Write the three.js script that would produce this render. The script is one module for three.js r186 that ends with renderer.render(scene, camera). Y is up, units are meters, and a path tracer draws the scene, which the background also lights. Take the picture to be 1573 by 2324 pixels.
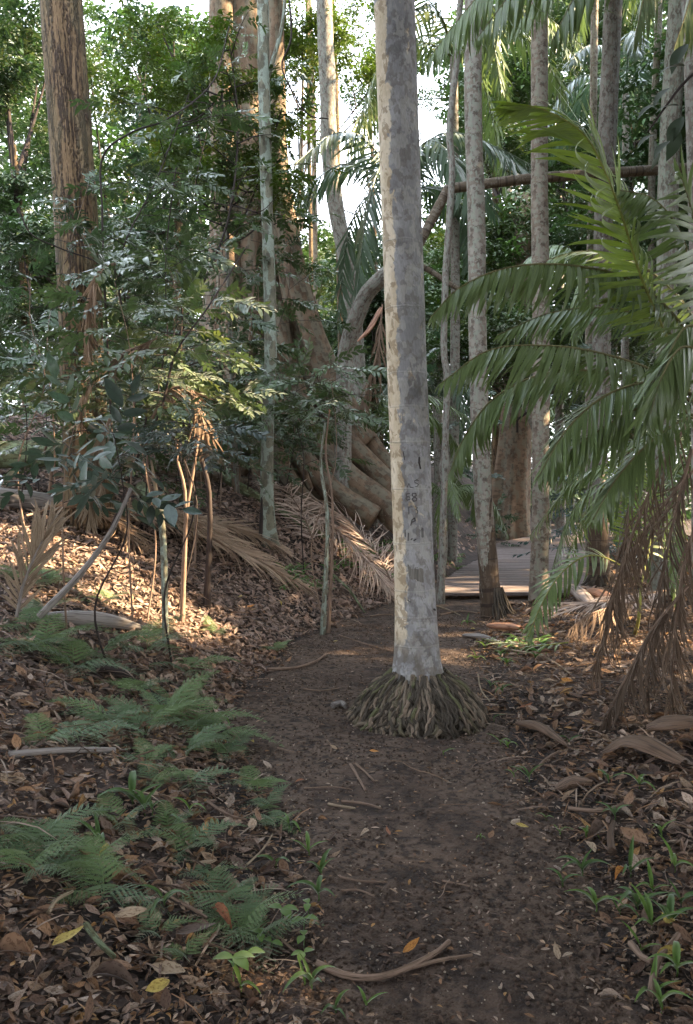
import * as THREE from 'three';
import { mergeGeometries } from 'three/addons/utils/BufferGeometryUtils.js';

// ---------------------------------------------------------------- camera, sky, sun, exposure
const V3 = (x, y, z) => new THREE.Vector3(x, y, z);
const FOCAL = 1789, MIDX = 786.5, MIDY = 1162, EYE = 1.6, PITCH = -Math.atan(52 / FOCAL);
const scene = new THREE.Scene();
const camera = new THREE.PerspectiveCamera(2 * Math.atan(MIDY / FOCAL) * 180 / Math.PI, 693 / 1024, 0.05, 600);
camera.position.set(0, EYE, 0);
camera.rotation.x = PITCH;
scene.add(camera);
const renderer = new THREE.WebGLRenderer({ antialias: true });
renderer.setSize(693, 1024);
renderer.toneMapping = THREE.LinearToneMapping;
renderer.toneMappingExposure = 12.0;
renderer.shadowMap.enabled = true;
const SUN = V3(0.84, 0.52, -0.12).normalize();
{ // hazy morning sky: white low down, blue overhead
  const w = 256, h = 128, data = new Float32Array(w * h * 4);
  for (let j = 0; j < h; j++) for (let i = 0; i < w; i++) {
    const el = (j + 0.5) / h * Math.PI - Math.PI / 2, az = (i + 0.5) / w * 2 * Math.PI - Math.PI;
    const s = Math.max(0, Math.sin(el)), k = Math.pow(s, 0.6);
    const d = V3(Math.cos(el) * Math.cos(az), Math.sin(el), Math.cos(el) * Math.sin(az)).dot(SUN);
    const glow = 0.35 * Math.exp((d - 1) * 9);
    const o = (j * w + i) * 4, g = el < 0 ? 0.35 : 1;
    data[o] = (1.0 + (0.59 - 1.0) * k + glow) * g;
    data[o + 1] = (1.0 + (0.69 - 1.0) * k + glow * 0.9) * g;
    data[o + 2] = (1.03 + (0.85 - 1.03) * k + glow * 0.72) * g;
    data[o + 3] = 1;
  }
  const t = new THREE.DataTexture(data, w, h, THREE.RGBAFormat, THREE.FloatType);
  t.mapping = THREE.EquirectangularReflectionMapping; t.magFilter = THREE.LinearFilter; t.needsUpdate = true;
  scene.background = t; scene.environment = t;
  scene.backgroundIntensity = 0.75; scene.environmentIntensity = 0.75;
}
const sun = new THREE.DirectionalLight(new THREE.Color(1, 0.76, 0.48), 3.0);
sun.position.copy(SUN).multiplyScalar(60); sun.castShadow = true;
sun.shadow.mapSize.set(4096, 4096);
Object.assign(sun.shadow.camera, { left: -30, right: 30, top: 30, bottom: -30, near: 1, far: 140 });
scene.add(sun, sun.target);
sun.target.position.set(0, 1, -9);

// ---------------------------------------------------------------- numbers, noise, places
function rng(seed) { let a = (seed * 2654435761 + 12345) >>> 0; return () => { a = (a + 0x6D2B79F5) >>> 0; let t = a; t = Math.imul(t ^ (t >>> 15), t | 1); t ^= t + Math.imul(t ^ (t >>> 7), t | 61); return ((t ^ (t >>> 14)) >>> 0) / 4294967296; }; }
const clamp = (x, a = 0, b = 1) => Math.min(b, Math.max(a, x)), lerp = (a, b, t) => a + (b - a) * t;
const smooth = (a, b, x) => { const t = clamp((x - a) / (b - a)); return t * t * (3 - 2 * t); };
const LAT = (() => { const r = rng(77), a = new Float32Array(65536); for (let i = 0; i < 65536; i++) a[i] = r(); return a; })();
function vn(x, y, px = 256, py = 256) { // value noise, repeating every px, py cells
  const xi = Math.floor(x), yi = Math.floor(y); let fx = x - xi, fy = y - yi;
  fx = fx * fx * (3 - 2 * fx); fy = fy * fy * (3 - 2 * fy);
  const x0 = ((xi % px) + px) % px, x1 = (x0 + 1) % px, y0 = ((yi % py) + py) % py, y1 = (y0 + 1) % py;
  const a = LAT[(y0 & 255) * 256 + (x0 & 255)], b = LAT[(y0 & 255) * 256 + (x1 & 255)], c = LAT[(y1 & 255) * 256 + (x0 & 255)], d = LAT[(y1 & 255) * 256 + (x1 & 255)];
  return a + (b - a) * fx + (c - a) * fy + (a - b - c + d) * fx * fy;
}
function fbm(x, y, px, py, oct = 4, gain = 0.5) { let s = 0, a = 1, n = 0; for (let i = 0; i < oct; i++) { s += a * vn(x + i * 17, y + i * 31, px, py); n += a; a *= gain; x *= 2; y *= 2; px = Math.min(256, px * 2); py = Math.min(256, py * 2); } return s / n; }
const nz = (x, y, o = 3) => fbm(x + 100, y + 100, 256, 256, o) - 0.5;
function P(px, py, d) { // the point d metres ahead that appears at that spot of the photograph
  const u = (px - MIDX) / FOCAL, w = -(py - MIDY) / FOCAL, c = Math.cos(PITCH), s = Math.sin(PITCH);
  const y = w * c + s, z = w * s - c, k = -d / z;
  return V3(u * k, EYE + y * k, -d);
}
function knots(list) { return d => { if (d <= list[0][0]) return list[0][1]; for (let i = 1; i < list.length; i++) if (d < list[i][0]) { const [a, va] = list[i - 1], [b, vb] = list[i]; const t = (d - a) / (b - a), m = t * t * (3 - 2 * t); return lerp(va, vb, lerp(t, m, 0.5)); } return list[list.length - 1][1]; }; }
const pathL = knots([[0, -0.25], [2.4, -0.22], [3.6, -0.3], [4.4, -0.55], [5.3, -0.8], [7.2, -0.78], [8.5, -0.45], [9.9, 0.1], [12.2, 1.15], [17, 2.6], [23, 4.3], [34, 8.7], [70, 20]]);
const pathR = knots([[0, 0.75], [2.4, 0.8], [3.6, 0.98], [5.3, 1.06], [7.3, 1.15], [9.9, 1.75], [12.2, 3.5], [17, 5.0], [23, 6.8], [34, 11.2], [70, 22.5]]);
const bankK = knots([[0, 0.7], [2.5, 0.8], [6, 1.0], [9, 1.35], [12, 1.8], [16, 1.9], [80, 1.9]]);
function H(x, z) {
  const d = -z, l = pathL(d), r = pathR(d), dl = l - x, dr = x - r;
  let h = 0.03 * nz(x * 1.3, d * 1.3, 3);
  if (dl > 0) { const s = dl * dl / (dl + 0.25); h += bankK(d) * (1.5 * (1 - Math.exp(-s / 3)) + 0.03 * s) + 0.14 * smooth(0, 1.2, dl) * nz(x * 0.8 + 7, d * 0.8, 3) + 0.035 * smooth(0, 0.4, dl) * nz(x * 4, d * 4, 2); }
  if (dr > 0) h += 0.15 * (1 - Math.exp(-dr / 0.7)) + 0.10 * smooth(0, 1, dr) * nz(x * 0.9 + 3, d * 0.9, 3) + 0.03 * smooth(0, 0.3, dr) * nz(x * 4, d * 4, 2);
  if (d > 45) h += (d - 45) * 0.04;
  return h;
}
function G(px, py, lift = 0) { // where the line of sight through that spot meets the ground
  const a = P(px, py, 1).sub(V3(0, EYE, 0)); let lo = 0.5;
  for (let d = 0.6; d < 90; d += 0.05 + d * 0.004) { const x = a.x * d, y = EYE + a.y * d; if (y < H(x, -d)) { let hi = d; for (let k = 0; k < 20; k++) { const m = (lo + hi) / 2; if (EYE + a.y * m < H(a.x * m, -m)) hi = m; else lo = m; } return V3(a.x * hi, H(a.x * hi, -hi) + lift, -hi); } lo = d; }
  return V3(a.x * 90, H(a.x * 90, -90) + lift, -90);
}
const onGround = (x, z, lift = 0) => V3(x, H(x, z) + lift, z);

// ---------------------------------------------------------------- things, parts, meshes
const used = {};
function numbered(n) { const k = used[n] = (used[n] ?? -1) + 1; return k ? `${n}_${String(k).padStart(3, '0')}` : n; }
function tag(o, label, category, group, kind) { if (label) o.userData.label = label; if (category) o.userData.category = category; if (group) o.userData.group = group; if (kind) o.userData.kind = kind; return o; }
function thing(name, label, category, group, pos) { const g = new THREE.Group(); g.name = numbered(name); if (pos) g.position.copy(pos); scene.add(g); return tag(g, label, category, group); }
function mesh(name, geo, mat, parent) { const m = new THREE.Mesh(geo, mat); m.name = parent ? name : numbered(name); (parent || scene).add(m); return m; }
function structure(name, geo, mat) { const m = mesh(name, geo, mat); m.userData.kind = 'structure'; return m; }
function inst(name, geo, mat, mats, cols, parent) {
  const m = new THREE.InstancedMesh(geo, mat, mats.length); m.name = parent ? name : numbered(name);
  mats.forEach((x, i) => m.setMatrixAt(i, x)); if (cols) cols.forEach((c, i) => m.setColorAt(i, c));
  m.userData.kind = 'stuff'; (parent || scene).add(m); return m;
}
const C = (r, g, b) => new THREE.Color().setRGB(r, g, b);
function geoFrom(pos, idx, uv) { const g = new THREE.BufferGeometry(); g.setAttribute('position', new THREE.Float32BufferAttribute(pos, 3)); if (uv) g.setAttribute('uv', new THREE.Float32BufferAttribute(uv, 2)); g.setIndex(idx); g.computeVertexNormals(); return g; }
// a tapering tube through points; angle 0 is to the right, a quarter turn faces +z; uv in metres over tile
function tube(pts, radius, o = {}) {
  const { sides = 8, segs = 12, disp, tile = [1, 1], cap = true, straight = false } = o;
  const curve = straight || pts.length < 3 ? null : new THREE.CatmullRomCurve3(pts, false, 'centripetal');
  const at = t => { if (curve) return curve.getPoint(t); const f = t * (pts.length - 1), i = Math.min(pts.length - 2, Math.floor(f)); return pts[i].clone().lerp(pts[i + 1], f - i); };
  const pos = [], uv = [], idx = []; let len = 0, prev = null, N = null;
  const rAt = typeof radius === 'function' ? radius : t => lerp(radius[0], radius[1], t);
  const round = Math.max(1, Math.round(2 * Math.PI * rAt(0.5) / tile[0]));
  for (let i = 0; i <= segs; i++) {
    const t = i / segs, p = at(t), q = at(Math.min(1, t + 0.01)), q0 = at(Math.max(0, t - 0.01)), T = q.sub(q0).normalize();
    if (!N) N = Math.abs(T.y) > 0.75 ? V3(1, 0, 0) : V3(0, 1, 0);
    N = N.clone().addScaledVector(T, -N.dot(T)).normalize();
    const B = new THREE.Vector3().crossVectors(N, T).normalize(); // vertical tube: N=+x, B=+z
    if (prev) len += p.distanceTo(prev); prev = p;
    for (let j = 0; j <= sides; j++) {
      const a = j / sides * 2 * Math.PI, r = rAt(t) + (disp ? disp(a, t, len) : 0);
      pos.push(p.x + (N.x * Math.cos(a) + B.x * Math.sin(a)) * r, p.y + (N.y * Math.cos(a) + B.y * Math.sin(a)) * r, p.z + (N.z * Math.cos(a) + B.z * Math.sin(a)) * r);
      uv.push(j / sides * round, len / tile[1]);
    }
    if (i) for (let j = 0; j < sides; j++) { const k = (i - 1) * (sides + 1) + j, l = k + sides + 1; idx.push(k, k + 1, l, k + 1, l + 1, l); }
  }
  if (cap) for (const [row, e] of [[0, 0], [segs, 1]]) { const p = at(e), c = pos.length / 3; pos.push(p.x, p.y, p.z); uv.push(0.5, 0); for (let j = 0; j < sides; j++) { const k = row * (sides + 1) + j; if (e) idx.push(c, k, k + 1); else idx.push(c, k + 1, k); } }
  return geoFrom(pos, idx, uv);
}
const merged = list => mergeGeometries(list.map(g => g));

// ---------------------------------------------------------------- textures
const enc = c => { c = clamp(c); return Math.round(255 * (c <= 0.0031308 ? c * 12.92 : 1.055 * Math.pow(c, 1 / 2.4) - 0.055)); };
function texPair(w, h, fn, rep) { // fn(u, v) gives [r, g, b, height], colour linear
  const a = new Uint8Array(w * h * 4), b = new Uint8Array(w * h * 4);
  for (let j = 0; j < h; j++) for (let i = 0; i < w; i++) { const [r, g, bl, hh] = fn((i + 0.5) / w, (j + 0.5) / h), o = (j * w + i) * 4; a[o] = enc(r); a[o + 1] = enc(g); a[o + 2] = enc(bl); a[o + 3] = 255; b[o] = b[o + 1] = b[o + 2] = Math.round(255 * clamp(hh)); b[o + 3] = 255; }
  return [a, b].map((d, k) => { const t = new THREE.DataTexture(d, w, h, THREE.RGBAFormat); t.wrapS = t.wrapT = THREE.RepeatWrapping; t.magFilter = THREE.LinearFilter; t.minFilter = THREE.LinearMipmapLinearFilter; if (!k) t.colorSpace = THREE.SRGBColorSpace; t.needsUpdate = true; return t; });
}
const mix3 = (a, b, t) => [lerp(a[0], b[0], t), lerp(a[1], b[1], t), lerp(a[2], b[2], t)];
function surf(pair, bump, o = {}) { return new THREE.MeshStandardMaterial({ map: pair[0], bumpMap: pair[1], bumpScale: bump, roughness: 0.9, metalness: 0, side: THREE.DoubleSide, ...o }); }
const TX = {
  soil: texPair(1024, 1024, (u, v) => { const n = fbm(u * 12, v * 12, 12, 12, 6, 0.62), m = fbm(u * 3 + 9, v * 3, 3, 3, 3), s = vn(u * 256, v * 256), p = vn(u * 128 + 40, v * 128, 128, 128); let c = mix3([0.016, 0.010, 0.008], [0.062, 0.039, 0.028], smooth(0.3, 0.7, n)); c = mix3(c, [0.13, 0.085, 0.065], 0.3 * smooth(0.45, 0.7, m)); if (p > 0.955) c = mix3(c, [0.36, 0.28, 0.21], 0.8); else if (s < 0.06) c = mix3(c, [0.018, 0.012, 0.01], 0.6); return [...c, n * 0.75 + s * 0.15 + (p > 0.955 ? 0.2 : 0)]; }),
  path: texPair(1024, 1024, (u, v) => { const n = fbm(u * 14, v * 14, 14, 14, 6, 0.6), m = fbm(u * 4 + 5, v * 4, 4, 4, 4, 0.55), s = vn(u * 256 + 3, v * 256), p = vn(u * 160 + 40, v * 160, 160, 160); const n2 = fbm(u * 40 + 7, v * 40, 40, 40, 3, 0.6); let c = mix3([0.026, 0.015, 0.010], [0.090, 0.056, 0.038], smooth(0.30, 0.70, n * 0.5 + n2 * 0.5)); c = mix3(c, [0.135, 0.090, 0.063], 0.7 * smooth(0.42, 0.62, m) * smooth(0.3, 0.6, n2)); if (p > 0.975) c = mix3(c, [0.34, 0.27, 0.20], 0.8); if (s < 0.05) c = mix3(c, [0.022, 0.014, 0.012], 0.6); return [...c, n * 0.4 + n2 * 0.4 + s * 0.12 + (p > 0.975 ? 0.2 : 0)]; }),
  palm: texPair(512, 1024, (u, v) => { const w = fbm(u * 8, v * 14, 8, 14, 4), a = fbm(u * 14 + w * 2, v * 22 + w * 2, 14, 22, 4, 0.55), b = fbm(u * 22 + 5 + w, v * 30, 22, 30, 3), f = vn(u * 128, v * 24, 128, 24), ring = vn(3.3, v * 40, 1, 40); let c = mix3([0.115, 0.092, 0.075], [0.215, 0.18, 0.15], smooth(0.35, 0.65, w)); c = mix3(c, [0.30, 0.285, 0.25], smooth(0.48, 0.60, a) * 0.75); c = mix3(c, [0.25, 0.27, 0.225], smooth(0.58, 0.61, b) * 0.8); c = mix3(c, [0.06, 0.05, 0.042], smooth(0.62, 0.72, fbm(u * 20 + 11, v * 16 + 3, 20, 16, 3)) * 0.3); c = c.map(x => x * (0.88 + 0.2 * f)); return [...c, 0.4 + 0.3 * smooth(0.5, 0.58, a) + 0.2 * f - 0.2 * smooth(0.8, 0.9, ring)]; }),
  brown: texPair(512, 1024, (u, v) => { const w = fbm(u * 6, v * 10, 6, 10, 4), f = fbm(u * 60, v * 8, 60, 8, 3), a = fbm(u * 12 + 2, v * 18, 12, 18, 4, 0.55), ring = smooth(0.86, 0.93, vn(7.7, v * 36, 1, 36)); let c = mix3([0.075, 0.055, 0.038], [0.19, 0.145, 0.10], f); c = mix3(c, [0.24, 0.21, 0.17], smooth(0.6, 0.63, a) * 0.7); c = mix3(c, [0.05, 0.035, 0.027], ring * 0.7); return [...c, 0.5 * f + 0.2 * w - 0.3 * ring + 0.3]; }),
  rough: texPair(512, 1024, (u, v) => { const wob = fbm(u * 5, v * 6, 5, 6, 3), r = fbm(u * 30 + wob * 2, v * 6 + wob, 30, 6, 4, 0.65), x = fbm(u * 36, v * 44, 36, 44, 3), k = smooth(0.36, 0.60, r + (x - 0.5) * 0.4), m = fbm(u * 3, v * 4 + 8, 3, 4, 3); let c = mix3([0.060, 0.036, 0.020], mix3([0.19, 0.120, 0.064], [0.29, 0.195, 0.108], x), k); c = mix3(c, [0.20, 0.19, 0.11], 0.3 * smooth(0.55, 0.7, m)); return [...c, k * 0.75 + x * 0.25]; }),
  fig: texPair(512, 1024, (u, v) => { const m = fbm(u * 4, v * 6, 4, 6, 4), l = fbm(u * 6, v * 90, 6, 90, 3), s = vn(u * 110, v * 160, 110, 160), g = fbm(u * 7 + 3, v * 9, 7, 9, 4); let c = mix3([0.125, 0.080, 0.050], [0.255, 0.175, 0.115], smooth(0.3, 0.7, m * 0.8 + l * 0.2)); c = mix3(c, [0.22, 0.205, 0.15], 0.65 * smooth(0.52, 0.64, g)); c = mix3(c, [0.07, 0.05, 0.035], 0.5 * smooth(0.58, 0.7, fbm(u * 12 + 9, v * 16, 12, 16, 4))); if (s > 0.93) c = mix3(c, [0.42, 0.38, 0.31], 0.7); return [...c, 0.15 * l + 0.5 * m + 0.35 * g + (s > 0.93 ? 0.1 : 0)]; }),
  lichen: texPair(512, 1024, (u, v) => { const m = fbm(u * 8, v * 10, 8, 10, 4), a = fbm(u * 6 + 4, v * 7, 6, 7, 5, 0.55), f = vn(u * 90, v * 120, 90, 120), b = fbm(u * 14, v * 16 + 4, 14, 16, 4); let c = mix3([0.125, 0.118, 0.082], [0.20, 0.19, 0.135], smooth(0.3, 0.7, m)); c = mix3(c, [0.30, 0.35, 0.29], smooth(0.53, 0.56, a) * 0.8); c = mix3(c, [0.085, 0.072, 0.055], smooth(0.6, 0.65, b) * 0.6); c = c.map(x => x * (0.85 + 0.3 * f)); return [...c, 0.4 + 0.25 * smooth(0.53, 0.56, a) + 0.25 * f]; }),
  fibre: texPair(256, 1024, (u, v) => { const f = fbm(u * 50, v * 5, 50, 5, 4, 0.6), m = fbm(u * 4, v * 5, 4, 5, 3); const k = 0.30 + 1.15 * smooth(0.25, 0.75, f) + 0.5 * (m - 0.5); return [k, k * lerp(0.98, 0.94, m), k * lerp(0.95, 0.88, m), f]; }),
  leaf: texPair(128, 256, (u, v) => { const x = Math.abs(u - 0.5) * 2, vein = smooth(0.82, 0.98, Math.abs(Math.sin((v * 9 - x * 2.2) * Math.PI))), mid = smooth(0.08, 0.03, x), m = fbm(u * 6, v * 9, 6, 9, 4, 0.6); const k = 0.78 + 0.45 * (m - 0.5) * 1.4 + 0.12 * Math.max(vein * 0.6, mid); return [k, k, k, 0.5 + 0.4 * (m - 0.5) - 0.25 * Math.max(vein * 0.5, mid)]; }),
  dryleaf: texPair(256, 256, (u, v) => { const m = fbm(u * 5, v * 5, 5, 5, 5, 0.6), s = fbm(u * 14, v * 14 + 3, 14, 14, 3), x = Math.abs(u - 0.5) * 2, mid = smooth(0.09, 0.03, x); let k = 0.55 + 0.9 * m * 0.8; let c = [k, k * 0.97, k * 0.93]; c = mix3(c, [0.3, 0.22, 0.17], smooth(0.6, 0.68, s) * 0.65); c = mix3(c, [1.05, 0.95, 0.8], mid * 0.4); return [...c, m * 0.7 + mid * 0.3]; }),
  plank: texPair(512, 512, (u, v) => { const f = fbm(u * 5, v * 60, 5, 60, 4, 0.6), m = fbm(u * 4, v * 6 + 2, 4, 6, 3), s = smooth(0.64, 0.72, fbm(u * 16, v * 22, 16, 22, 3)); let c = mix3([0.125, 0.093, 0.082], [0.29, 0.235, 0.215], f * 0.7 + m * 0.35); c = mix3(c, [0.09, 0.065, 0.05], s * 0.5); return [...c, f]; }),
};
// the palm in the middle of the path: pale and dark bark patches, cream patches mostly on one side, ring scars, cuts and old carved letters
const TRUNK_TILE = 4.9, cutsList = [];
{
  const hOf = py => 1.6 - (py - 1110) / FOCAL * 5.3;
  const aOf = f => Math.asin(clamp(f, -1, 1)); // share of the half width, left negative
  const stroke = (pts, w, dark) => cutsList.push({ pts: pts.map(([f, y]) => [aOf(f) * 0.145, hOf(y)]), w, dark });
  const glyph = (f, y, s, pts, w = 0.0030) => stroke(pts.map(([gx, gy]) => [f + gx * s, y + gy * s * 50]), w, 0.9);
  glyph(0.17, 1094, 0.3, [[0.35, -0.38], [0.1, -0.5], [-0.3, -0.35], [-0.25, -0.05], [0.15, 0.05], [0.35, 0.25], [0.1, 0.5], [-0.2, 0.5]]);
  glyph(-0.14, 1099, 0.28, [[-0.5, 0.3], [-0.2, -0.3], [0, 0.35], [0.5, 0.4]]);
  glyph(-0.26, 1125, 0.3, [[0.3, -0.5], [-0.3, -0.4], [-0.3, -0.05], [0.25, 0.05], [0.3, 0.4], [-0.2, 0.55], [-0.35, 0.2], [0, 0]]);
  glyph(0.04, 1126, 0.34, [[0, 0], [-0.3, -0.2], [-0.2, -0.5], [0.2, -0.5], [0.3, -0.2], [0, 0], [-0.3, 0.25], [-0.15, 0.55], [0.25, 0.5], [0.35, 0.2], [0, 0]], 0.0042);
  glyph(-0.18, 1157, 0.34, [[-0.2, 0.5], [-0.2, -0.45], [0.3, -0.5]]);
  glyph(0.12, 1156, 0.3, [[-0.1, -0.5], [0.2, -0.35], [-0.1, -0.1], [0.25, 0.1], [0.1, 0.55]]);
  glyph(-0.08, 1182, 0.32, [[-0.3, 0.55], [-0.1, -0.2], [0.3, -0.5], [0.4, -0.1], [0.0, 0.1]], 0.005);
  stroke([[0.36, 1036], [0.34, 1047], [0.4, 1060]], 0.009, 1); stroke([[-0.42, 1022], [-0.36, 1041]], 0.004, 0.9);
  stroke([[0.94, 1196], [0.96, 1220]], 0.008, 1); stroke([[-0.46, 1202], [-0.46, 1217]], 0.004, 0.9);
  stroke([[-0.3, 1210], [-0.33, 1226]], 0.006, 0.8); stroke([[-0.05, 1226], [0.05, 1223]], 0.006, 0.9);
  stroke([[0.4, 1200], [0.4, 1216]], 0.013, 0.6); stroke([[-0.45, 1364], [-0.3, 1368]], 0.003, 1); stroke([[0.84, 1388], [0.93, 1391]], 0.009, 1);
  stroke([[-0.18, 1224], [-0.14, 1222]], 0.006, 0.8); stroke([[-0.87, 1240], [-0.87, 1252]], 0.005, 1); stroke([[-0.9, 770], [-0.86, 782]], 0.008, 0.9);
}
const RINGS = [1108, 1234, 1344, 1407, 1474, 1000, 918, 840, 690, 540].map(y => 1.6 - (y - 1110) / FOCAL * 5.3);
function segDist(x, y, a, b) { const dx = b[0] - a[0], dy = b[1] - a[1], t = clamp(((x - a[0]) * dx + (y - a[1]) * dy) / (dx * dx + dy * dy + 1e-9)); return Math.hypot(x - a[0] - dx * t, y - a[1] - dy * t); }
TX.mainPalm = texPair(1024, 2048, (u, v) => {
  const y = v * TRUNK_TILE, a = Math.PI / 2 - u * 2 * Math.PI, wob = fbm(u * 8, v * 40, 8, 40, 4);
  const m = fbm(u * 6, v * 26, 6, 26, 5, 0.55), p = fbm(u * 20 + wob * 3, v * 84 + 7 + wob * 3, 20, 84, 5, 0.66), q = fbm(u * 26 + 3, v * 110, 26, 110, 4, 0.55), fine = vn(u * 200, v * 256), st = vn(u * 150, v * 60);
  let ang = a; while (ang < -Math.PI) ang += 2 * Math.PI;
  let c = mix3([0.255, 0.25, 0.252], [0.40, 0.392, 0.392], smooth(0.35, 0.65, m * 0.6 + p * 0.4)), h = 0.55;
  const dark = smooth(0.44, 0.70, p * 0.7 + fbm(u * 5 + 2, v * 14, 5, 14, 3) * 0.3); c = mix3(c, [0.115, 0.108, 0.102], dark * 0.75); h -= dark * 0.12;
  const mid = smooth(0.56, 0.60, q); c = mix3(c, [0.165, 0.145, 0.12], mid * 0.5); h -= mid * 0.08;
  const pale = smooth(0.58, 0.63, fbm(u * 18 + 6, v * 76 + 2, 18, 76, 4)); c = mix3(c, [0.40, 0.385, 0.355], pale * 0.6); h += pale * 0.1;
  const side = smooth(-0.25, -0.85, ang) * smooth(-2.6, -2.0, ang), stripe = smooth(0.45, 0.54, fbm(u * 14 + 1 + (wob - 0.5) * 2.4, v * 44 + 3 + (m - 0.5) * 3, 14, 44, 5, 0.6) * 0.62 + side * 0.40); // cream patches, mostly on one side
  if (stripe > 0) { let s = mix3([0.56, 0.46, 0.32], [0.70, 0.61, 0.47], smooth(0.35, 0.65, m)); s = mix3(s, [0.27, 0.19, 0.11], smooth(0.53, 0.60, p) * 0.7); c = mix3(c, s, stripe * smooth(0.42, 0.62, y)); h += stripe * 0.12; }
  if (y < 0.62) c = mix3(c, [0.15, 0.125, 0.10], smooth(0.44, 0.52, fbm(u * 20, v * 90, 20, 90, 4)) * smooth(0.62, 0.5, y + (wob - 0.5) * 0.4) * 0.6);
  for (const r of RINGS) { const e = Math.abs(y - r - (wob - 0.5) * 0.02); if (e < 0.012) { h += e < 0.005 ? -0.25 : 0.08; c = mix3(c, [0.44, 0.42, 0.38], 0.22 * smooth(0.012, 0.004, e)); } }
  const ax = ang * 0.145;
  if (Math.abs(ax) < 0.25 && y > 0.7 && y < 2.75) {
    for (const k of cutsList) { let e = 9; for (let i = 1; i < k.pts.length; i++) e = Math.min(e, segDist(ax, y, k.pts[i - 1], k.pts[i])); const on = smooth(k.w, k.w * 0.55, e + (fine - 0.5) * 0.001); if (on > 0) { c = mix3(c, [0.035, 0.028, 0.026], on * k.dark); h -= on * 0.5; } }
    const sx = ax / 0.145, sy = (y - 1.03) / 0.09; // the torn patch that shows fibre
    if (Math.abs(sx + 0.02 + (wob - 0.5) * 0.3) < 0.36 && Math.abs(sy + sx * 0.4 + (p - 0.5)) < 0.5) { c = mix3([0.11, 0.10, 0.088], [0.24, 0.22, 0.19], st); h = 0.2 + st * 0.15; }
  }
  c = c.map(x => x * (0.9 + 0.2 * fine));
  return [...c, clamp(h + (fine - 0.5) * 0.08)];
});
const uvScaled = (pair, o) => surf(pair, o.bump ?? 0.004, o.mat);
const M = {
  soil: surf(TX.soil, 0.025), path: surf(TX.path, 0.03),
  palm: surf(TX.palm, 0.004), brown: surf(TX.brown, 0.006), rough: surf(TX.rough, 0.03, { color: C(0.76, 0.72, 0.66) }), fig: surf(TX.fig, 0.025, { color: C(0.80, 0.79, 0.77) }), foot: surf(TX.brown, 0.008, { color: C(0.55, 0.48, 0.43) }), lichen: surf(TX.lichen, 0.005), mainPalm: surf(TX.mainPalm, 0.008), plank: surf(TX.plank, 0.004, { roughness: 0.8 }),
  root: surf(TX.fibre, 0.003, { color: C(0.21, 0.165, 0.12) }), rootDark: surf(TX.fibre, 0.004, { color: C(0.085, 0.068, 0.05) }),
  twig: surf(TX.fibre, 0.002, { color: C(0.27, 0.185, 0.135) }), darkTwig: surf(TX.fibre, 0.002, { color: C(0.045, 0.032, 0.028) }), paleTwig: surf(TX.fibre, 0.002, { color: C(0.36, 0.28, 0.19) }), greyWood: surf(TX.fibre, 0.003, { color: C(0.30, 0.27, 0.25) }), moss: surf(TX.lichen, 0.006, { color: C(0.75, 0.8, 0.55) }),
  sheath: surf(TX.fibre, 0.004, { color: C(0.42, 0.34, 0.30), roughness: 0.7 }), rustSheath: surf(TX.fibre, 0.004, { color: C(0.40, 0.21, 0.13), roughness: 0.6 }), brownSheath: surf(TX.fibre, 0.006, { color: C(0.15, 0.092, 0.058), roughness: 0.7 }),
};
const green = (r, g, b, o = {}) => new THREE.MeshPhysicalMaterial({ color: C(r, g, b), roughness: 1, transmission: 0.35, thickness: 0, clearcoat: 0.55, clearcoatRoughness: 0.34, side: THREE.DoubleSide, ...o });
const dry = (r, g, b, o = {}) => new THREE.MeshPhysicalMaterial({ color: C(r, g, b), map: TX.dryleaf[0], roughness: 1, transmission: 0.15, thickness: 0, side: THREE.DoubleSide, ...o });
Object.assign(M, {
  leafTint: green(1, 1, 1, { map: TX.leaf[0], clearcoat: 0.9, clearcoatRoughness: 0.24 }), farLeaf: green(1, 1, 1, { clearcoat: 0.4 }), shadeLeaf: new THREE.MeshStandardMaterial({ color: C(1, 1, 1), roughness: 0.8, side: THREE.DoubleSide }), litter: dry(1, 1, 1),
  frond: green(0.135, 0.20, 0.05, { clearcoat: 1, clearcoatRoughness: 0.24, map: TX.leaf[0] }), youngLitFrond: green(0.19, 0.28, 0.012, { transmission: 0.55, map: TX.leaf[0] }), skyTintFrond: green(0.06, 0.105, 0.052, { clearcoat: 0.9, clearcoatRoughness: 0.28 }),  // young and blue fronds carry backlit glow and blue sky sheen in their colour
  dryFrond: dry(0.40, 0.28, 0.19), dryStraw: dry(0.50, 0.375, 0.275), dryPale: dry(0.60, 0.48, 0.41), dryBrown: dry(0.21, 0.145, 0.10), dryHang: dry(0.15, 0.108, 0.078), dryHangTan: dry(0.19, 0.135, 0.095), dryGold: dry(0.33, 0.255, 0.18),
  fern: green(0.165, 0.24, 0.09, { clearcoat: 0.12, transmission: 0.3 }), fernBlue: green(0.15, 0.22, 0.105, { clearcoat: 0.2, transmission: 0.3 }), sprout: green(0.12, 0.22, 0.022, { clearcoat: 0.4, transmission: 0.45 }), sproutDark: green(0.07, 0.14, 0.022, { clearcoat: 0.4 }),
  rachis: surf(TX.fibre, 0.002, { color: C(0.16, 0.15, 0.06) }), rachisLit: surf(TX.fibre, 0.002, { color: C(0.24, 0.25, 0.06) }),  // the brighter rachis has backlight put into its colour
});

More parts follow.
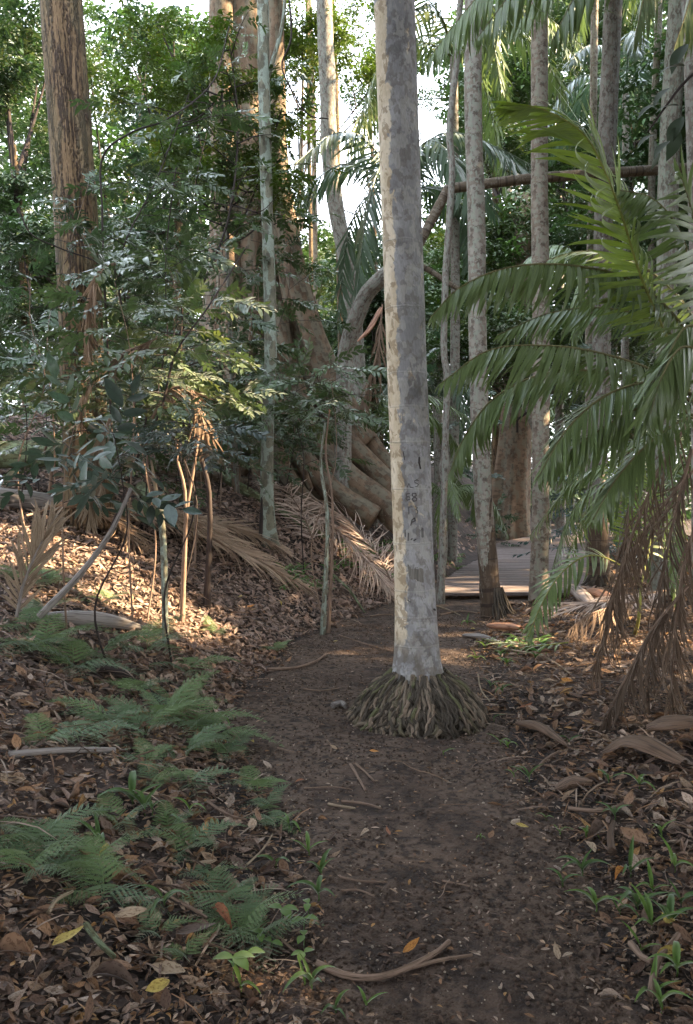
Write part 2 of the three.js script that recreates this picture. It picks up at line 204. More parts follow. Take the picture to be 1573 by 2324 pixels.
// ---------------------------------------------------------------- ground and path
{
  const nx = 300, nd = 330, pos = [], uv = [], idx = [];
  for (let j = 0; j <= nd; j++) { const t = j / nd * 2 - 1, d = 3.8 + 3 * Math.sinh(4.1 * t); for (let i = 0; i <= nx; i++) { const s = i / nx * 2 - 1, x = 0.2 + 2.2 * Math.sinh(4.0 * s); const off = d > 0.5 && d < 12.7 ? Math.max(pathL(d) + 0.3 * nz(d * 1.1, 3.3, 4) - x, x - pathR(d) - 0.34 * nz(d * 1.2, 9.1, 4)) : 1; pos.push(x, H(x, -d) - 0.05 * smooth(-0.08, -0.22, off), -d); uv.push(x / 1.7, d / 1.7); if (i && j) { const k = j * (nx + 1) + i; idx.push(k, k - 1, k - nx - 2, k, k - nx - 2, k - nx - 1); } } }
  structure('ground', geoFrom(pos, idx, uv), M.soil);
}
{
  const nu = 70, ndd = 520, d0 = 0.4, d1 = 12.9, pos = [], uv = [], idx = [];
  for (let j = 0; j <= ndd; j++) {
    const d = lerp(d0, d1, j / ndd), l = pathL(d) - 0.02 + 0.3 * nz(d * 1.1, 3.3, 4), r = pathR(d) + 0.05 + 0.34 * nz(d * 1.2, 9.1, 4);
    for (let i = 0; i <= nu; i++) { const t = i / nu, x = lerp(l, r, t), edge = Math.min(t, 1 - t) * (r - l), e = smooth(0, 0.10, edge); const y = H(x, -d) + lerp(-0.012, 0.005, e) + e * (0.010 * nz(x * 9, d * 9, 3) + 0.018 * nz(x * 3, d * 3, 2)); pos.push(x, y, -d); uv.push(x / 1.25, d / 1.25); if (i && j) { const k = j * (nu + 1) + i; idx.push(k, k - 1, k - nu - 2, k, k - nu - 2, k - nu - 1); } }
  }
  structure('dirt_path', geoFrom(pos, idx, uv), M.path);
}
const pathY = (x, z) => H(x, z) + 0.006;
const offPath = (x, d) => Math.max(pathL(d) + 0.3 * nz(d * 1.1, 3.3, 4) - x, x - pathR(d) - 0.34 * nz(d * 1.2, 9.1, 4)); // metres beyond the path's edge

// ---------------------------------------------------------------- leaves and sprays
// a leaf lies along +x with its face up; wave and curl bend it
function leafGeo(o = {}) {
  const { st = 5, ratio = 0.42, fold = 0.12, bend = 0.25, curl = 0, peak = 0.45, twist = 0, wave = 0, seed = 1 } = o, r = rng(seed), pos = [], uv = [], idx = [];
  for (let i = 0; i <= st; i++) {
    const t = i / st, w = 0.5 * ratio * Math.pow(Math.sin(Math.PI * Math.pow(clamp(t * 0.985 + 0.012), Math.log(0.5) / Math.log(peak))), 0.85) + (i === 0 ? 0.012 : 0.002), a = bend * t * t, y0 = -Math.sin(a) * t * 0.7, x0 = t * Math.cos(a * 0.6), tw = twist * t;
    for (let s = -1; s <= 1; s++) { const side = s * w, up = Math.abs(s) * w * (fold * 2 + curl * 2.2) + wave * (r() - 0.5) * Math.abs(s); pos.push(x0, y0 + up * Math.cos(tw) + side * Math.sin(tw), side * Math.cos(tw) * (1 - 0.35 * Math.min(1, Math.abs(curl)))); uv.push(0.5 + s * 0.5, t); }
    if (i) for (let s = 0; s < 2; s++) { const k = (i - 1) * 3 + s; idx.push(k, k + 1, k + 3, k + 1, k + 4, k + 3); }
  }
  return geoFrom(pos, idx, uv);
}
const mat4 = (p, q, s) => new THREE.Matrix4().compose(p, q, typeof s === 'number' ? V3(s, s, s) : s);
function aim(dir, up = V3(0, 1, 0), roll = 0) { // turns +x to dir with +y near up
  const X = dir.clone().normalize(), Z = new THREE.Vector3().crossVectors(X, up); if (Z.lengthSq() < 1e-6) Z.set(0, 0, 1); Z.normalize(); const Y = new THREE.Vector3().crossVectors(Z, X);
  const q = new THREE.Quaternion().setFromRotationMatrix(new THREE.Matrix4().makeBasis(X, Y, Z)); if (roll) q.multiply(new THREE.Quaternion().setFromAxisAngle(V3(1, 0, 0), roll)); return q;
}
const bare = g => { const h = g.index ? g.toNonIndexed() : g; for (const k of Object.keys(h.attributes)) if (!['position', 'normal', 'uv'].includes(k)) h.deleteAttribute(k); return h; };
// a twig with leaves on both sides, about 1 long
function sprayGeo(seed, o = {}) {
  const { n = 9, leaf = 0.3, ratio = 0.42, st = 3, droop = 0.25, spread = 0.9 } = o, r = rng(seed), list = [];
  const pts = [0, 0.35, 0.7, 1].map(t => V3(t, -droop * t * t + 0.06 * (r() - 0.5), 0.25 * (r() - 0.5) * t));
  list.push(bare(tube(pts, [0.009, 0.004], { sides: 3, segs: 4, cap: false })));
  const curve = new THREE.CatmullRomCurve3(pts);
  for (let i = 0; i < n; i++) {
    const t = 0.12 + 0.88 * i / (n - 1), p = curve.getPoint(t), s = i % 2 ? 1 : -1, a = i === n - 1 ? 0.1 : spread * (0.8 + 0.4 * r()), L = leaf * (0.7 + 0.5 * r()) * (0.75 + 0.5 * Math.sin(Math.PI * Math.min(1, t * 0.9)));
    const g = leafGeo({ st, ratio: ratio * (0.85 + 0.3 * r()), bend: -0.1 + 0.55 * r(), fold: 0.1, seed: seed * 31 + i });
    g.applyMatrix4(mat4(p, aim(V3(Math.cos(a), 0.10 - 0.4 * r(), Math.sin(a) * s), V3(0.5 * (r() - 0.5), 1, 0.8 * (r() - 0.5))), L)); list.push(bare(g));
  }
  const m = mergeGeometries(list); return m;
}
// a loose ball of leaves about 1 across, for crowns seen from afar
function clumpGeo(seed, n = 26, leaf = 0.26, ratio = 0.45) {
  const r = rng(seed), list = [];
  for (let i = 0; i < n; i++) { const g = leafGeo({ st: 2, ratio, bend: 0.4, fold: 0.12, seed: i }); const a = r() * 6.283, z = r() * 2 - 1, q = Math.pow(r(), 0.45) * 0.5, p = V3(Math.cos(a) * Math.sqrt(1 - z * z) * q, z * q * 0.7, Math.sin(a) * Math.sqrt(1 - z * z) * q), b = r() * 6.283; g.applyMatrix4(mat4(p, aim(V3(Math.cos(b), -0.5 + 0.7 * r(), Math.sin(b)), V3(0.6 * (r() - 0.5), 1, 0.6 * (r() - 0.5))), leaf * (0.7 + 0.6 * r()))); list.push(bare(g)); }
  return mergeGeometries(list);
}
const SPRAYS = [1, 2, 3, 4].map(s => sprayGeo(s, { n: 11 + s % 3 * 2, leaf: 0.29, ratio: 0.38, droop: 0.14 })), SPRAYS_SMALL = [11, 12, 13].map(s => sprayGeo(s, { n: 15, leaf: 0.2, ratio: 0.4, spread: 0.8, droop: 0.14 })), SPRAYS_BIG = [21, 22, 23].map(s => sprayGeo(s, { n: 6, leaf: 0.52, ratio: 0.4, st: 5 }));
const CLUMPS = [1, 2, 3].map(s => clumpGeo(s)), CLUMPS_FINE = [5, 6].map(s => clumpGeo(s, 44, 0.17));

// ---------------------------------------------------------------- fronds
function leafletGeo(curv, fold = 0.2, st = 7) { // along +x, length 1, width 1 in z, bends down
  const pos = [], uv = [], idx = [];
  let x = 0, y = 0;
  for (let i = 0; i <= st; i++) {
    const t = i / st, a = curv * t * t, w = 0.5 * Math.pow(Math.sin(Math.PI * Math.pow(clamp(0.04 + t * 0.96), 0.62)), 0.7) + (i === st ? 0 : 0.02);
    if (i) { x += Math.cos(a) / st; y -= Math.sin(a) / st; }
    for (let s = -1; s <= 1; s++) { pos.push(x, y + Math.abs(s) * fold * w * 0.06, s * w); uv.push(0.5 + s * 0.5, t); }
    if (i) for (let s = 0; s < 2; s++) { const k = (i - 1) * 3 + s; idx.push(k, k + 1, k + 3, k + 1, k + 4, k + 3); }
  }
  return geoFrom(pos, idx, uv);
}
const LEAFLETS = [0.15, 0.5, 0.9, 1.4].map(c => leafletGeo(c)), LEAFLETS_LOW = [0.2, 0.7, 1.2].map(c => leafletGeo(c, 0.2, 3));
// leaflets of a frond along its rachis: [matrix, bend index]
function frondLeaflets(pts, o) {
  const { n = 30, len = 0.4, width = 0.035, up = V3(0, 1, 0), ang = [1.15, 0.5], lift = 0.1, droop = 0.4, seed = 1, from = 0.12, shape = t => Math.pow(Math.sin(Math.PI * clamp(0.12 + 0.86 * t)), 0.6), jitter = 0.12, missing = 0, bends = LEAFLETS.length, curl = 0, sides = [-1, 1] } = o;
  const curve = new THREE.CatmullRomCurve3(pts, false, 'centripetal'), r = rng(seed), out = [];
  for (let i = 0; i < n; i++) for (const s of sides) {
    if (r() < missing) continue;
    const t0 = (i + 0.5 * r()) / n, t = from + (1 - from) * t0, p = curve.getPointAt(clamp(t, 0, 1)), T = curve.getTangentAt(clamp(t, 0, 0.999));
    let S = new THREE.Vector3().crossVectors(T, up); if (S.lengthSq() < 1e-4) S.set(1, 0, 0); S.normalize(); const U = new THREE.Vector3().crossVectors(S, T);
    const a = lerp(ang[0], ang[1], t0) + (r() - 0.5) * jitter * 2, dir = T.clone().multiplyScalar(Math.cos(a)).addScaledVector(S, s * Math.sin(a)).addScaledVector(U, lift + (r() - 0.5) * jitter);
    dir.y -= droop * (0.75 + 0.5 * r()); dir.normalize();
    const Z = T.clone().addScaledVector(dir, -T.dot(dir)).normalize(), Y = new THREE.Vector3().crossVectors(Z, dir); if (Y.y < 0) { Y.negate(); Z.negate(); }
    const L = len * shape(t0) * (1 + (r() - 0.5) * 0.18), q = new THREE.Quaternion().setFromRotationMatrix(new THREE.Matrix4().makeBasis(dir, Y, Z)); if (curl) q.multiply(new THREE.Quaternion().setFromAxisAngle(V3(1, 0, 0), (r() - 0.5) * curl));
    out.push([mat4(p, q, V3(L, L, width * (0.8 + 0.4 * r()) * (0.55 + 0.45 * shape(t0)))), Math.floor(r() * bends * 0.999)]);
  }
  return out;
}
// near frond: the rachis and every leaflet a mesh
function frond(parent, pts, mat, rachisMat, o = {}, name = 'frond') {
  const g = mesh(name, tube(pts, [o.r0 ?? 0.013, o.r1 ?? 0.003], { sides: 6, segs: 24, tile: [0.1, 0.5] }), rachisMat, parent);
  const geos = o.geos || LEAFLETS; for (const [m, b] of frondLeaflets(pts, { ...o, bends: geos.length })) { const l = mesh('leaflet', geos[b], mat, g); l.applyMatrix4(m); }
  return g;
}
// farther frond: one mesh
function frondGeo(pts, o = {}) { const geos = o.geos || LEAFLETS_LOW, list = [bare(tube(pts, [o.r0 ?? 0.014, 0.003], { sides: 4, segs: 10, cap: false }))]; for (const [m, b] of frondLeaflets(pts, { ...o, bends: geos.length })) list.push(bare(geos[b].clone().applyMatrix4(m))); return mergeGeometries(list); }
const arc = (len, rise, drop, side = 0) => [0, 0.25, 0.5, 0.75, 1].map(t => V3(t * len * (1 - 0.12 * t), rise * t * (1 - t) * 2.2 + rise * t * 0.4 - drop * t * t * t, side * t * t));
const FAR_FRONDS = [1, 2, 3, 4].map(s => frondGeo(arc(1, 0.3, 0.35 + 0.18 * s, 0.1 * (s - 2.5)), { n: 30, len: 0.30, width: 0.022, droop: 0.35 + 0.15 * s, seed: s, r0: 0.012 }));
const HANG_FRONDS = [5, 6, 7].map(s => frondGeo(arc(1, 0.25, 0.75 + 0.1 * (s - 5), 0.12 * (s - 6)), { n: 34, len: 0.34, width: 0.020, droop: 1.2, seed: s, r0: 0.012 }));

// ---------------------------------------------------------------- the palm in the middle of the path
{
  const base = G(950, 1628), D = -base.z, top = P(896, 40, D), up = top.clone().sub(base);
  const t = thing('palm_tree', 'smooth grey palm with carved letters and a root mound, standing in the path', 'palm tree', null, base);
  const pts = [0, 0.3, 0.6, 0.9, 1.2, 1.5, 1.8].map(k => V3(up.x * k + (k < 0.5 ? 0.012 * Math.sin(k * 9) : 0), up.y * k, 0.02 * k));
  const tot = up.y * 1.8;
  const ringAt = y => { let s = 0; for (const r of RINGS) { const e = (y - r) / 0.012; s += Math.exp(-e * e) * 0.0028 - Math.exp(-((y - r + 0.02) ** 2) / 0.0002) * 0.0015; } return s; };
  const trunk = tube(pts, k => { const y = k * tot; return 0.1385 + 0.010 * smooth(1.2, 0.5, y) + 0.042 * Math.exp(-Math.max(0, y - 0.30) / 0.13); }, { sides: 56, segs: 320, disp: (a, k) => ringAt(k * tot) + 0.007 * nz(Math.cos(a) * 2 + 5, k * tot * 2 + Math.sin(a) * 2, 3) });
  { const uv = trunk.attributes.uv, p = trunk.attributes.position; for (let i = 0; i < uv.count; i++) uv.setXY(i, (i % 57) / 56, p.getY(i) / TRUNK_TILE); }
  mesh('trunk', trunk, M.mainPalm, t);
  const r = rng(5), domeR = h => 0.178 + 0.30 * Math.pow(clamp(1 - h / 0.31), 0.72);
  const dome = []; for (let i = 0; i <= 12; i++) { const h = 0.31 * (1 - i / 12); dome.push(new THREE.Vector2(domeR(h) - 0.02, h - 0.01)); }
  mesh('root_cone', new THREE.LatheGeometry(dome, 40), M.rootDark, t);  // core darkened to stand for shade in the gaps between roots
  const rootTube = (a, h0, L, rad) => { const q = []; let h = h0, aa = a; const wig = (r() - 0.5) * 1.1; const lift = r() * 0.035; for (let i = 0; i <= 6; i++) { const k = i / 6; const hh = Math.max(-0.03, h0 - (h0 + 0.03) * k * L); aa = a + wig * k * 0.45 + (r() - 0.5) * 0.07; const R = domeR(Math.max(0, hh)) + rad * 0.4 + lift * Math.sin(Math.PI * Math.min(1, k + 0.1)) + (r() - 0.5) * 0.02 + (i >= 5 && L >= 1 ? 0.06 * r() * (i - 4) / 2 : 0); q.push(V3(Math.cos(aa) * R, hh, Math.sin(aa) * R)); } return tube(q, k => rad * (1.1 - 0.35 * k) * (0.9 + 0.22 * Math.sin(k * 13 + a * 17)), { sides: 6, segs: 10, tile: [0.05, 0.12] }); };
  const tones = [M.root, M.rootDark, M.rootDark, surf(TX.fibre, 0.003, { color: C(0.16, 0.135, 0.085) }), surf(TX.fibre, 0.003, { color: C(0.27, 0.205, 0.15) }), surf(TX.fibre, 0.003, { color: C(0.135, 0.135, 0.065) })];
  for (let i = 0; i < 290; i++) { const a = Math.PI * (0.5 + (r() - 0.5) * 1.3), h0 = 0.03 + 0.315 * Math.pow(r(), 0.8); mesh('root', rootTube(a, h0, h0 < 0.2 ? 1.02 : 0.35 + 0.5 * r(), 0.0085 + 0.007 * r()), tones[Math.floor(r() * (h0 > 0.15 ? 6 : 5))], t); }
  const rest = []; for (let i = 0; i < 380; i++) { const a = r() * 6.283, h0 = 0.03 + 0.31 * r(); rest.push(rootTube(a, h0, 0.3 + 0.6 * r(), 0.007 + 0.005 * r())); }
  mesh('root_mat', merged(rest), M.rootDark, t).userData.kind = 'stuff';  // filler roots coloured dark, like shaded gaps
  // the crown stands above the picture
  const c = pts[6];
  mesh('crown_shaft', tube([c, c.clone().add(V3(0, 0.9, 0))], [0.13, 0.07], { sides: 16, segs: 4 }), M.sproutDark, t);
  for (let i = 0; i < 11; i++) { const f = mesh('frond', HANG_FRONDS[i % 3], M.frond, t); f.position.set(c.x, c.y + 0.85, c.z); f.rotation.set(0, i * 2.4, 0.25 + 0.2 * (i % 3)); f.scale.setScalar(2.5); }
}

// ---------------------------------------------------------------- other trunks
function flare(base, amount, h) { return (a, k, len) => amount * Math.exp(-len / h); }
function palmCrown(t, c, n, scale, mat, geos, seed, tilt = 0.3) { const r = rng(seed); for (let i = 0; i < n; i++) { const f = mesh('frond', geos[i % geos.length], mat, t); f.position.copy(c); f.rotation.set(0, i * 2.399 + r() * 0.5, tilt * (r() * 1.6 - 0.3), 'YXZ'); f.scale.setScalar(scale * (0.85 + 0.3 * r())); } }
// trunk through picture points [px, py] at depth d, its foot on the ground; continues to y = topH if given
function trunkTree(name, label, cat, group, mat, d, points, width, o = {}) {
  const foot = o.foot ? o.foot : (() => { const [px, py] = points[0], p = P(px, py, d); return onGround(p.x, p.z, -0.06); })();
  const t = thing(name, label, cat, group, foot); const dd = o.depths;
  const pts = points.map(([px, py], i) => i === 0 ? V3(0, 0, 0) : P(px, py, dd ? dd[i] : d).sub(foot));
  if (o.topH) { const a = pts[pts.length - 1], b = pts[pts.length - 2], dir = a.clone().sub(b).normalize(); pts.push(a.clone().addScaledVector(dir, o.topH)); }
  const r0 = width * d / FOCAL / 2, taper = o.taper ?? 0.9;
  mesh('trunk', tube(pts, k => r0 * lerp(1, taper, k), { sides: o.sides ?? 20, segs: o.segs ?? 60, tile: o.tile ?? [0.45, 1.2], disp: (a, k, len) => r0 * (o.flare ?? 0.5) * Math.exp(-len / (o.flareH ?? 0.3)) * (1 + (o.lobes ? 0.6 * Math.sin(a * o.lobes + 1) : 0)) + r0 * (o.lump ?? 0.05) * 2 * nz(Math.cos(a) * 1.4 + d * 3, len * 2 + Math.sin(a) * 1.4, 2) + (o.disp ? o.disp(a, k, len) : 0) }), mat, t);
  t.userData.tip = undefined; t._pts = pts; return t;
}
function footRoots(t, n, r0, R, h, seed, mat, arcRange) { const r = rng(seed); for (let i = 0; i < n; i++) { const a = arcRange[0] + (arcRange[1] - arcRange[0]) * r(), h0 = h * (0.3 + 0.7 * r()); const q = [0, 0.35, 0.7, 1].map(k => V3(Math.cos(a + (r() - 0.5) * 0.12) * lerp(r0 * 0.9, R * (0.8 + 0.4 * r()), k ** 1.2), lerp(h0, -0.05, k ** 0.8) + 0.05, Math.sin(a) * lerp(r0 * 0.9, R * (0.8 + 0.4 * r()), k ** 1.2))); mesh('root', tube(q, [0.013, 0.008], { sides: 5, segs: 6, tile: [0.05, 0.12] }), mat, t); } }

// big rough-barked tree on the left
{
  const t = trunkTree('rough_barked_tree', 'tall tan tree with deeply furrowed bark, the big trunk at the left edge', 'tree', null, M.rough, 9, [[205, 1120], [190, 900], [178, 600], [162, 330], [142, 40]], 96, { topH: 6, sides: 48, segs: 150, tile: [0.55, 1.6], taper: 0.95, flare: 0.35, flareH: 0.5, lump: 0.03, disp: (a, k, len) => -0.045 * Math.exp(-(((a - 1.05 + 0.1 * Math.sin(len * 0.8)) / 0.16) ** 2)) + 0.010 * nz(a * 9, len * 1.6, 3) });
  const c = t._pts[t._pts.length - 1]; for (let i = 0; i < 4; i++) { const a = i * 1.7 + 0.4; mesh('limb', tube([c.clone().add(V3(0, -1.5, 0)), c.clone().add(V3(Math.cos(a) * 1.2, 0.6, Math.sin(a) * 1.2)), c.clone().add(V3(Math.cos(a) * 3, 1.8, Math.sin(a) * 3))], [0.14, 0.05], { sides: 8, segs: 8, tile: [0.4, 1] }), M.rough, t); }
  const r = rng(9), ms = []; for (let i = 0; i < 90; i++) { const a = r() * 6.283, q = Math.sqrt(r()) * 4; ms.push(mat4(c.clone().add(V3(Math.cos(a) * q, 0.5 + r() * 3.2, Math.sin(a) * q)), new THREE.Quaternion().setFromAxisAngle(V3(0, 1, 0), r() * 6), 0.8 + 0.5 * r())); }
  inst('crown', CLUMPS[0], M.farLeaf, ms, ms.map(() => C(0.05 + 0.03 * r(), 0.10 + 0.05 * r(), 0.03)), t);
}
// lichen-grey slender tree
{
  const t = trunkTree('slender_tree', 'slender grey tree blotched with pale green lichen, its split foot charred dark', 'tree', null, M.lichen, 10.6, [[610, 1250], [606, 1110], [608, 950], [614, 800], [607, 500], [600, 250], [597, 40]], 30, { topH: 5, sides: 24, segs: 120, tile: [0.4, 1.1], flare: 0.55, flareH: 0.28, lobes: 3, taper: 0.82, lump: 0.09 });
  mesh('dead_wood', tube([V3(-0.085, -0.02, 0.07), V3(-0.085, 0.35, 0.065), V3(-0.075, 0.7, 0.05)], k => 0.05 * (1 - 0.55 * k), { sides: 9, segs: 10, tile: [0.1, 0.4] }), M.darkTwig, t);
  const ts = t._pts, hi = ts[ts.length - 1];
  for (const [k, dx, dy, dz, w] of [[0.1, 0.5, 1.0, 0.2, 0.03], [0.35, -0.5, 0.9, -0.2, 0.03], [0.7, 0.8, 1.2, -0.4, 0.03], [0.9, -0.9, 1, 0.4, 0.03]]) { const p = ts[ts.length - 2].clone().lerp(hi, k); mesh('branch', tube([p, p.clone().add(V3(dx * 0.5, dy * 0.35, dz * 0.5)), p.clone().add(V3(dx, dy, dz))], [w, 0.012], { sides: 7, segs: 8, tile: [0.3, 0.8] }), M.lichen, t); }
  const q = P(636, 155, 10.6).sub(t.position), p0 = P(603, 190, 10.6).sub(t.position); mesh('branch', tube([p0, P(620, 135, 10.6).sub(t.position), P(640, 60, 10.6).sub(t.position), P(650, -40, 10.6).sub(t.position)], [0.035, 0.02], { sides: 8, segs: 10, tile: [0.3, 0.8] }), M.lichen, t);
  const r = rng(19), ms = []; for (let i = 0; i < 70; i++) { const a = r() * 6.283, z = Math.sqrt(r()) * 2.4; ms.push(mat4(hi.clone().add(V3(Math.cos(a) * z, -0.5 + r() * 2.6, Math.sin(a) * z)), new THREE.Quaternion().setFromAxisAngle(V3(0, 1, 0), r() * 6), 0.7 + 0.4 * r())); }
  inst('crown', CLUMPS[1], M.farLeaf, ms, ms.map(() => C(0.07 + 0.03 * r(), 0.14 + 0.05 * r(), 0.03)), t);
}
// the buttressed fig
{
  const c = P(565, 1150, 14.2), base = onGround(c.x, c.z, -0.1), t = thing('fig_tree', 'huge buttressed fig with brown fluted trunk and roots flaring right behind the slender tree', 'tree', null, base);
  const fins = [[0.06, 0.8, 0.2, 2.3], [0.50, 0.6, 0.2, 1.6], [1.15, 0.9, 0.2, 1.2], [1.75, 0.7, 0.2, 1.0], [2.35, 1.0, 0.2, 1.3], [2.95, 1.7, 0.17, 1.5], [3.9, 1.3, 0.2, 1.4], [5.0, 1.4, 0.2, 1.4], [5.95, 1.0, 0.14, 1.7]];
  const rows = 90, cols = 220, Ht = 13, pos = [], uv = [], idx = [];
  for (let j = 0; j <= rows; j++) {
    const h = Math.max(0, Ht * Math.pow((j - 6) / (rows - 6), 1.7) || 0), low = j < 6 ? (j - 6) * 0.25 : 0;
    for (let i = 0; i <= cols; i++) {
      const a = i / cols * 2 * Math.PI; let R = 0.60 - 0.012 * h + 0.09 * Math.sin(a * 5 + 1 + h * 0.12) * Math.exp(-h / 9) + 0.05 * nz(Math.cos(a) * 2 + 9, h * 0.7 + Math.sin(a) * 2, 3);
      for (const [fa, A, w, hh] of fins) { let da = Math.abs(a - fa); da = Math.min(da, Math.abs(2 * Math.PI - da)); const wv = w * (1 + 0.25 * h); R += A * Math.exp(-h / hh) * Math.exp(-((da / wv) ** 2)) * (1 + 0.05 * Math.sin(h * 4 + fa * 9)); }
      const lean = 0.02 * h; pos.push(Math.cos(a) * R - lean * 0.3, h + low, Math.sin(a) * R); uv.push(i / cols * 6, (h + low) / 1.4);
      if (i && j) { const k = j * (cols + 1) + i; idx.push(k, k - cols - 2, k - 1, k, k - cols - 1, k - cols - 2); }
    }
  }
  mesh('trunk', geoFrom(pos, idx, uv), M.fig, t);
  const root = (list, d0, w0, w1, name) => mesh(name, tube(list.map(([px, py, dd]) => P(px, py, dd ?? d0).sub(base)), [w0, w1], { sides: 12, segs: 40, tile: [0.5, 1.2], disp: (a, k, len) => 0.04 * nz(a * 2, len * 2, 3) }), M.fig, t);
  root([[622, -60], [628, 200], [634, 400], [655, 540], [690, 690], [722, 790], [770, 900]], 13.2, 0.13, 0.22, 'stem');
  root([[600, 300], [640, 560], [668, 690], [700, 790], [760, 910], [830, 1010]], 13.6, 0.12, 0.24, 'stem');
  root([[500, -60], [505, 300], [520, 600], [540, 900]], 13.7, 0.2, 0.26, 'stem');
  [[[650, 440, 14.0], [690, 670, 13.9], [735, 810, 13.8], [800, 940, 13.7], [872, 1052, 13.6], [930, 1125, 13.5]], [[640, 560, 13.6], [676, 760, 13.55], [722, 884, 13.5], [792, 1002, 13.4], [880, 1098, 13.3], [930, 1160, 13.2]], [[630, 690, 13.4], [664, 860, 13.3], [708, 972, 13.2], [778, 1072, 13.1], [866, 1140, 13], [920, 1190, 12.9]], [[622, 800, 13.2], [652, 940, 13.1], [696, 1046, 13], [764, 1122, 12.9], [850, 1180, 12.8]], [[606, 860, 13.1], [624, 990, 12.9], [658, 1086, 12.7], [716, 1160, 12.6]], [[560, 700, 13.4], [548, 900, 13.2], [520, 1030, 13], [478, 1110, 12.8]], [[600, 780, 13.3], [590, 950, 13.1], [590, 1060, 12.9], [600, 1150, 12.7]]].forEach((l, i) => mesh('buttress', tube(l.map(a => P(...a).sub(base)), k => lerp([0.12, 0.13, 0.14, 0.15, 0.12, 0.12, 0.11][i], [0.20, 0.22, 0.24, 0.21, 0.13, 0.15, 0.13][i], k), { sides: 16, segs: 46, tile: [0.55, 1.3], disp: (a, k, len) => 0.09 * nz(Math.cos(a) * 1.3 + i * 5, len * 1.3 + Math.sin(a), 3) }), M.fig, t));
  root([[632, 1000], [650, 1045], [672, 1090], [690, 1120]], 12.9, 0.08, 0.06, 'surface_root');
  root([[640, 960], [665, 1020], [690, 1075], [705, 1110]], 12.8, 0.09, 0.05, 'surface_root');
  root([[560, 1060], [520, 1090], [470, 1075], [430, 1040]], 13.0, 0.1, 0.12, 'surface_root');
  for (let i = 0; i < 5; i++) { const a = i * 1.3; mesh('limb', tube([V3(0, 11, 0), V3(Math.cos(a) * 2, 13.5, Math.sin(a) * 2), V3(Math.cos(a) * 5, 15, Math.sin(a) * 5)], [0.35, 0.1], { sides: 10, segs: 10, tile: [0.5, 1.2] }), M.fig, t); }
  const r = rng(29), ms = []; for (let i = 0; i < 90; i++) { const a = r() * 6.283, q = Math.sqrt(r()) * 6.5; ms.push(mat4(V3(Math.cos(a) * q, 12.2 + r() * 5, Math.sin(a) * q), new THREE.Quaternion().setFromAxisAngle(V3(0, 1, 0), r() * 6), 1.1 + 0.6 * r())); }
  inst('crown', CLUMPS[2], M.farLeaf, ms, ms.map(() => C(0.05 + 0.03 * r(), 0.11 + 0.05 * r(), 0.025)), t);
}
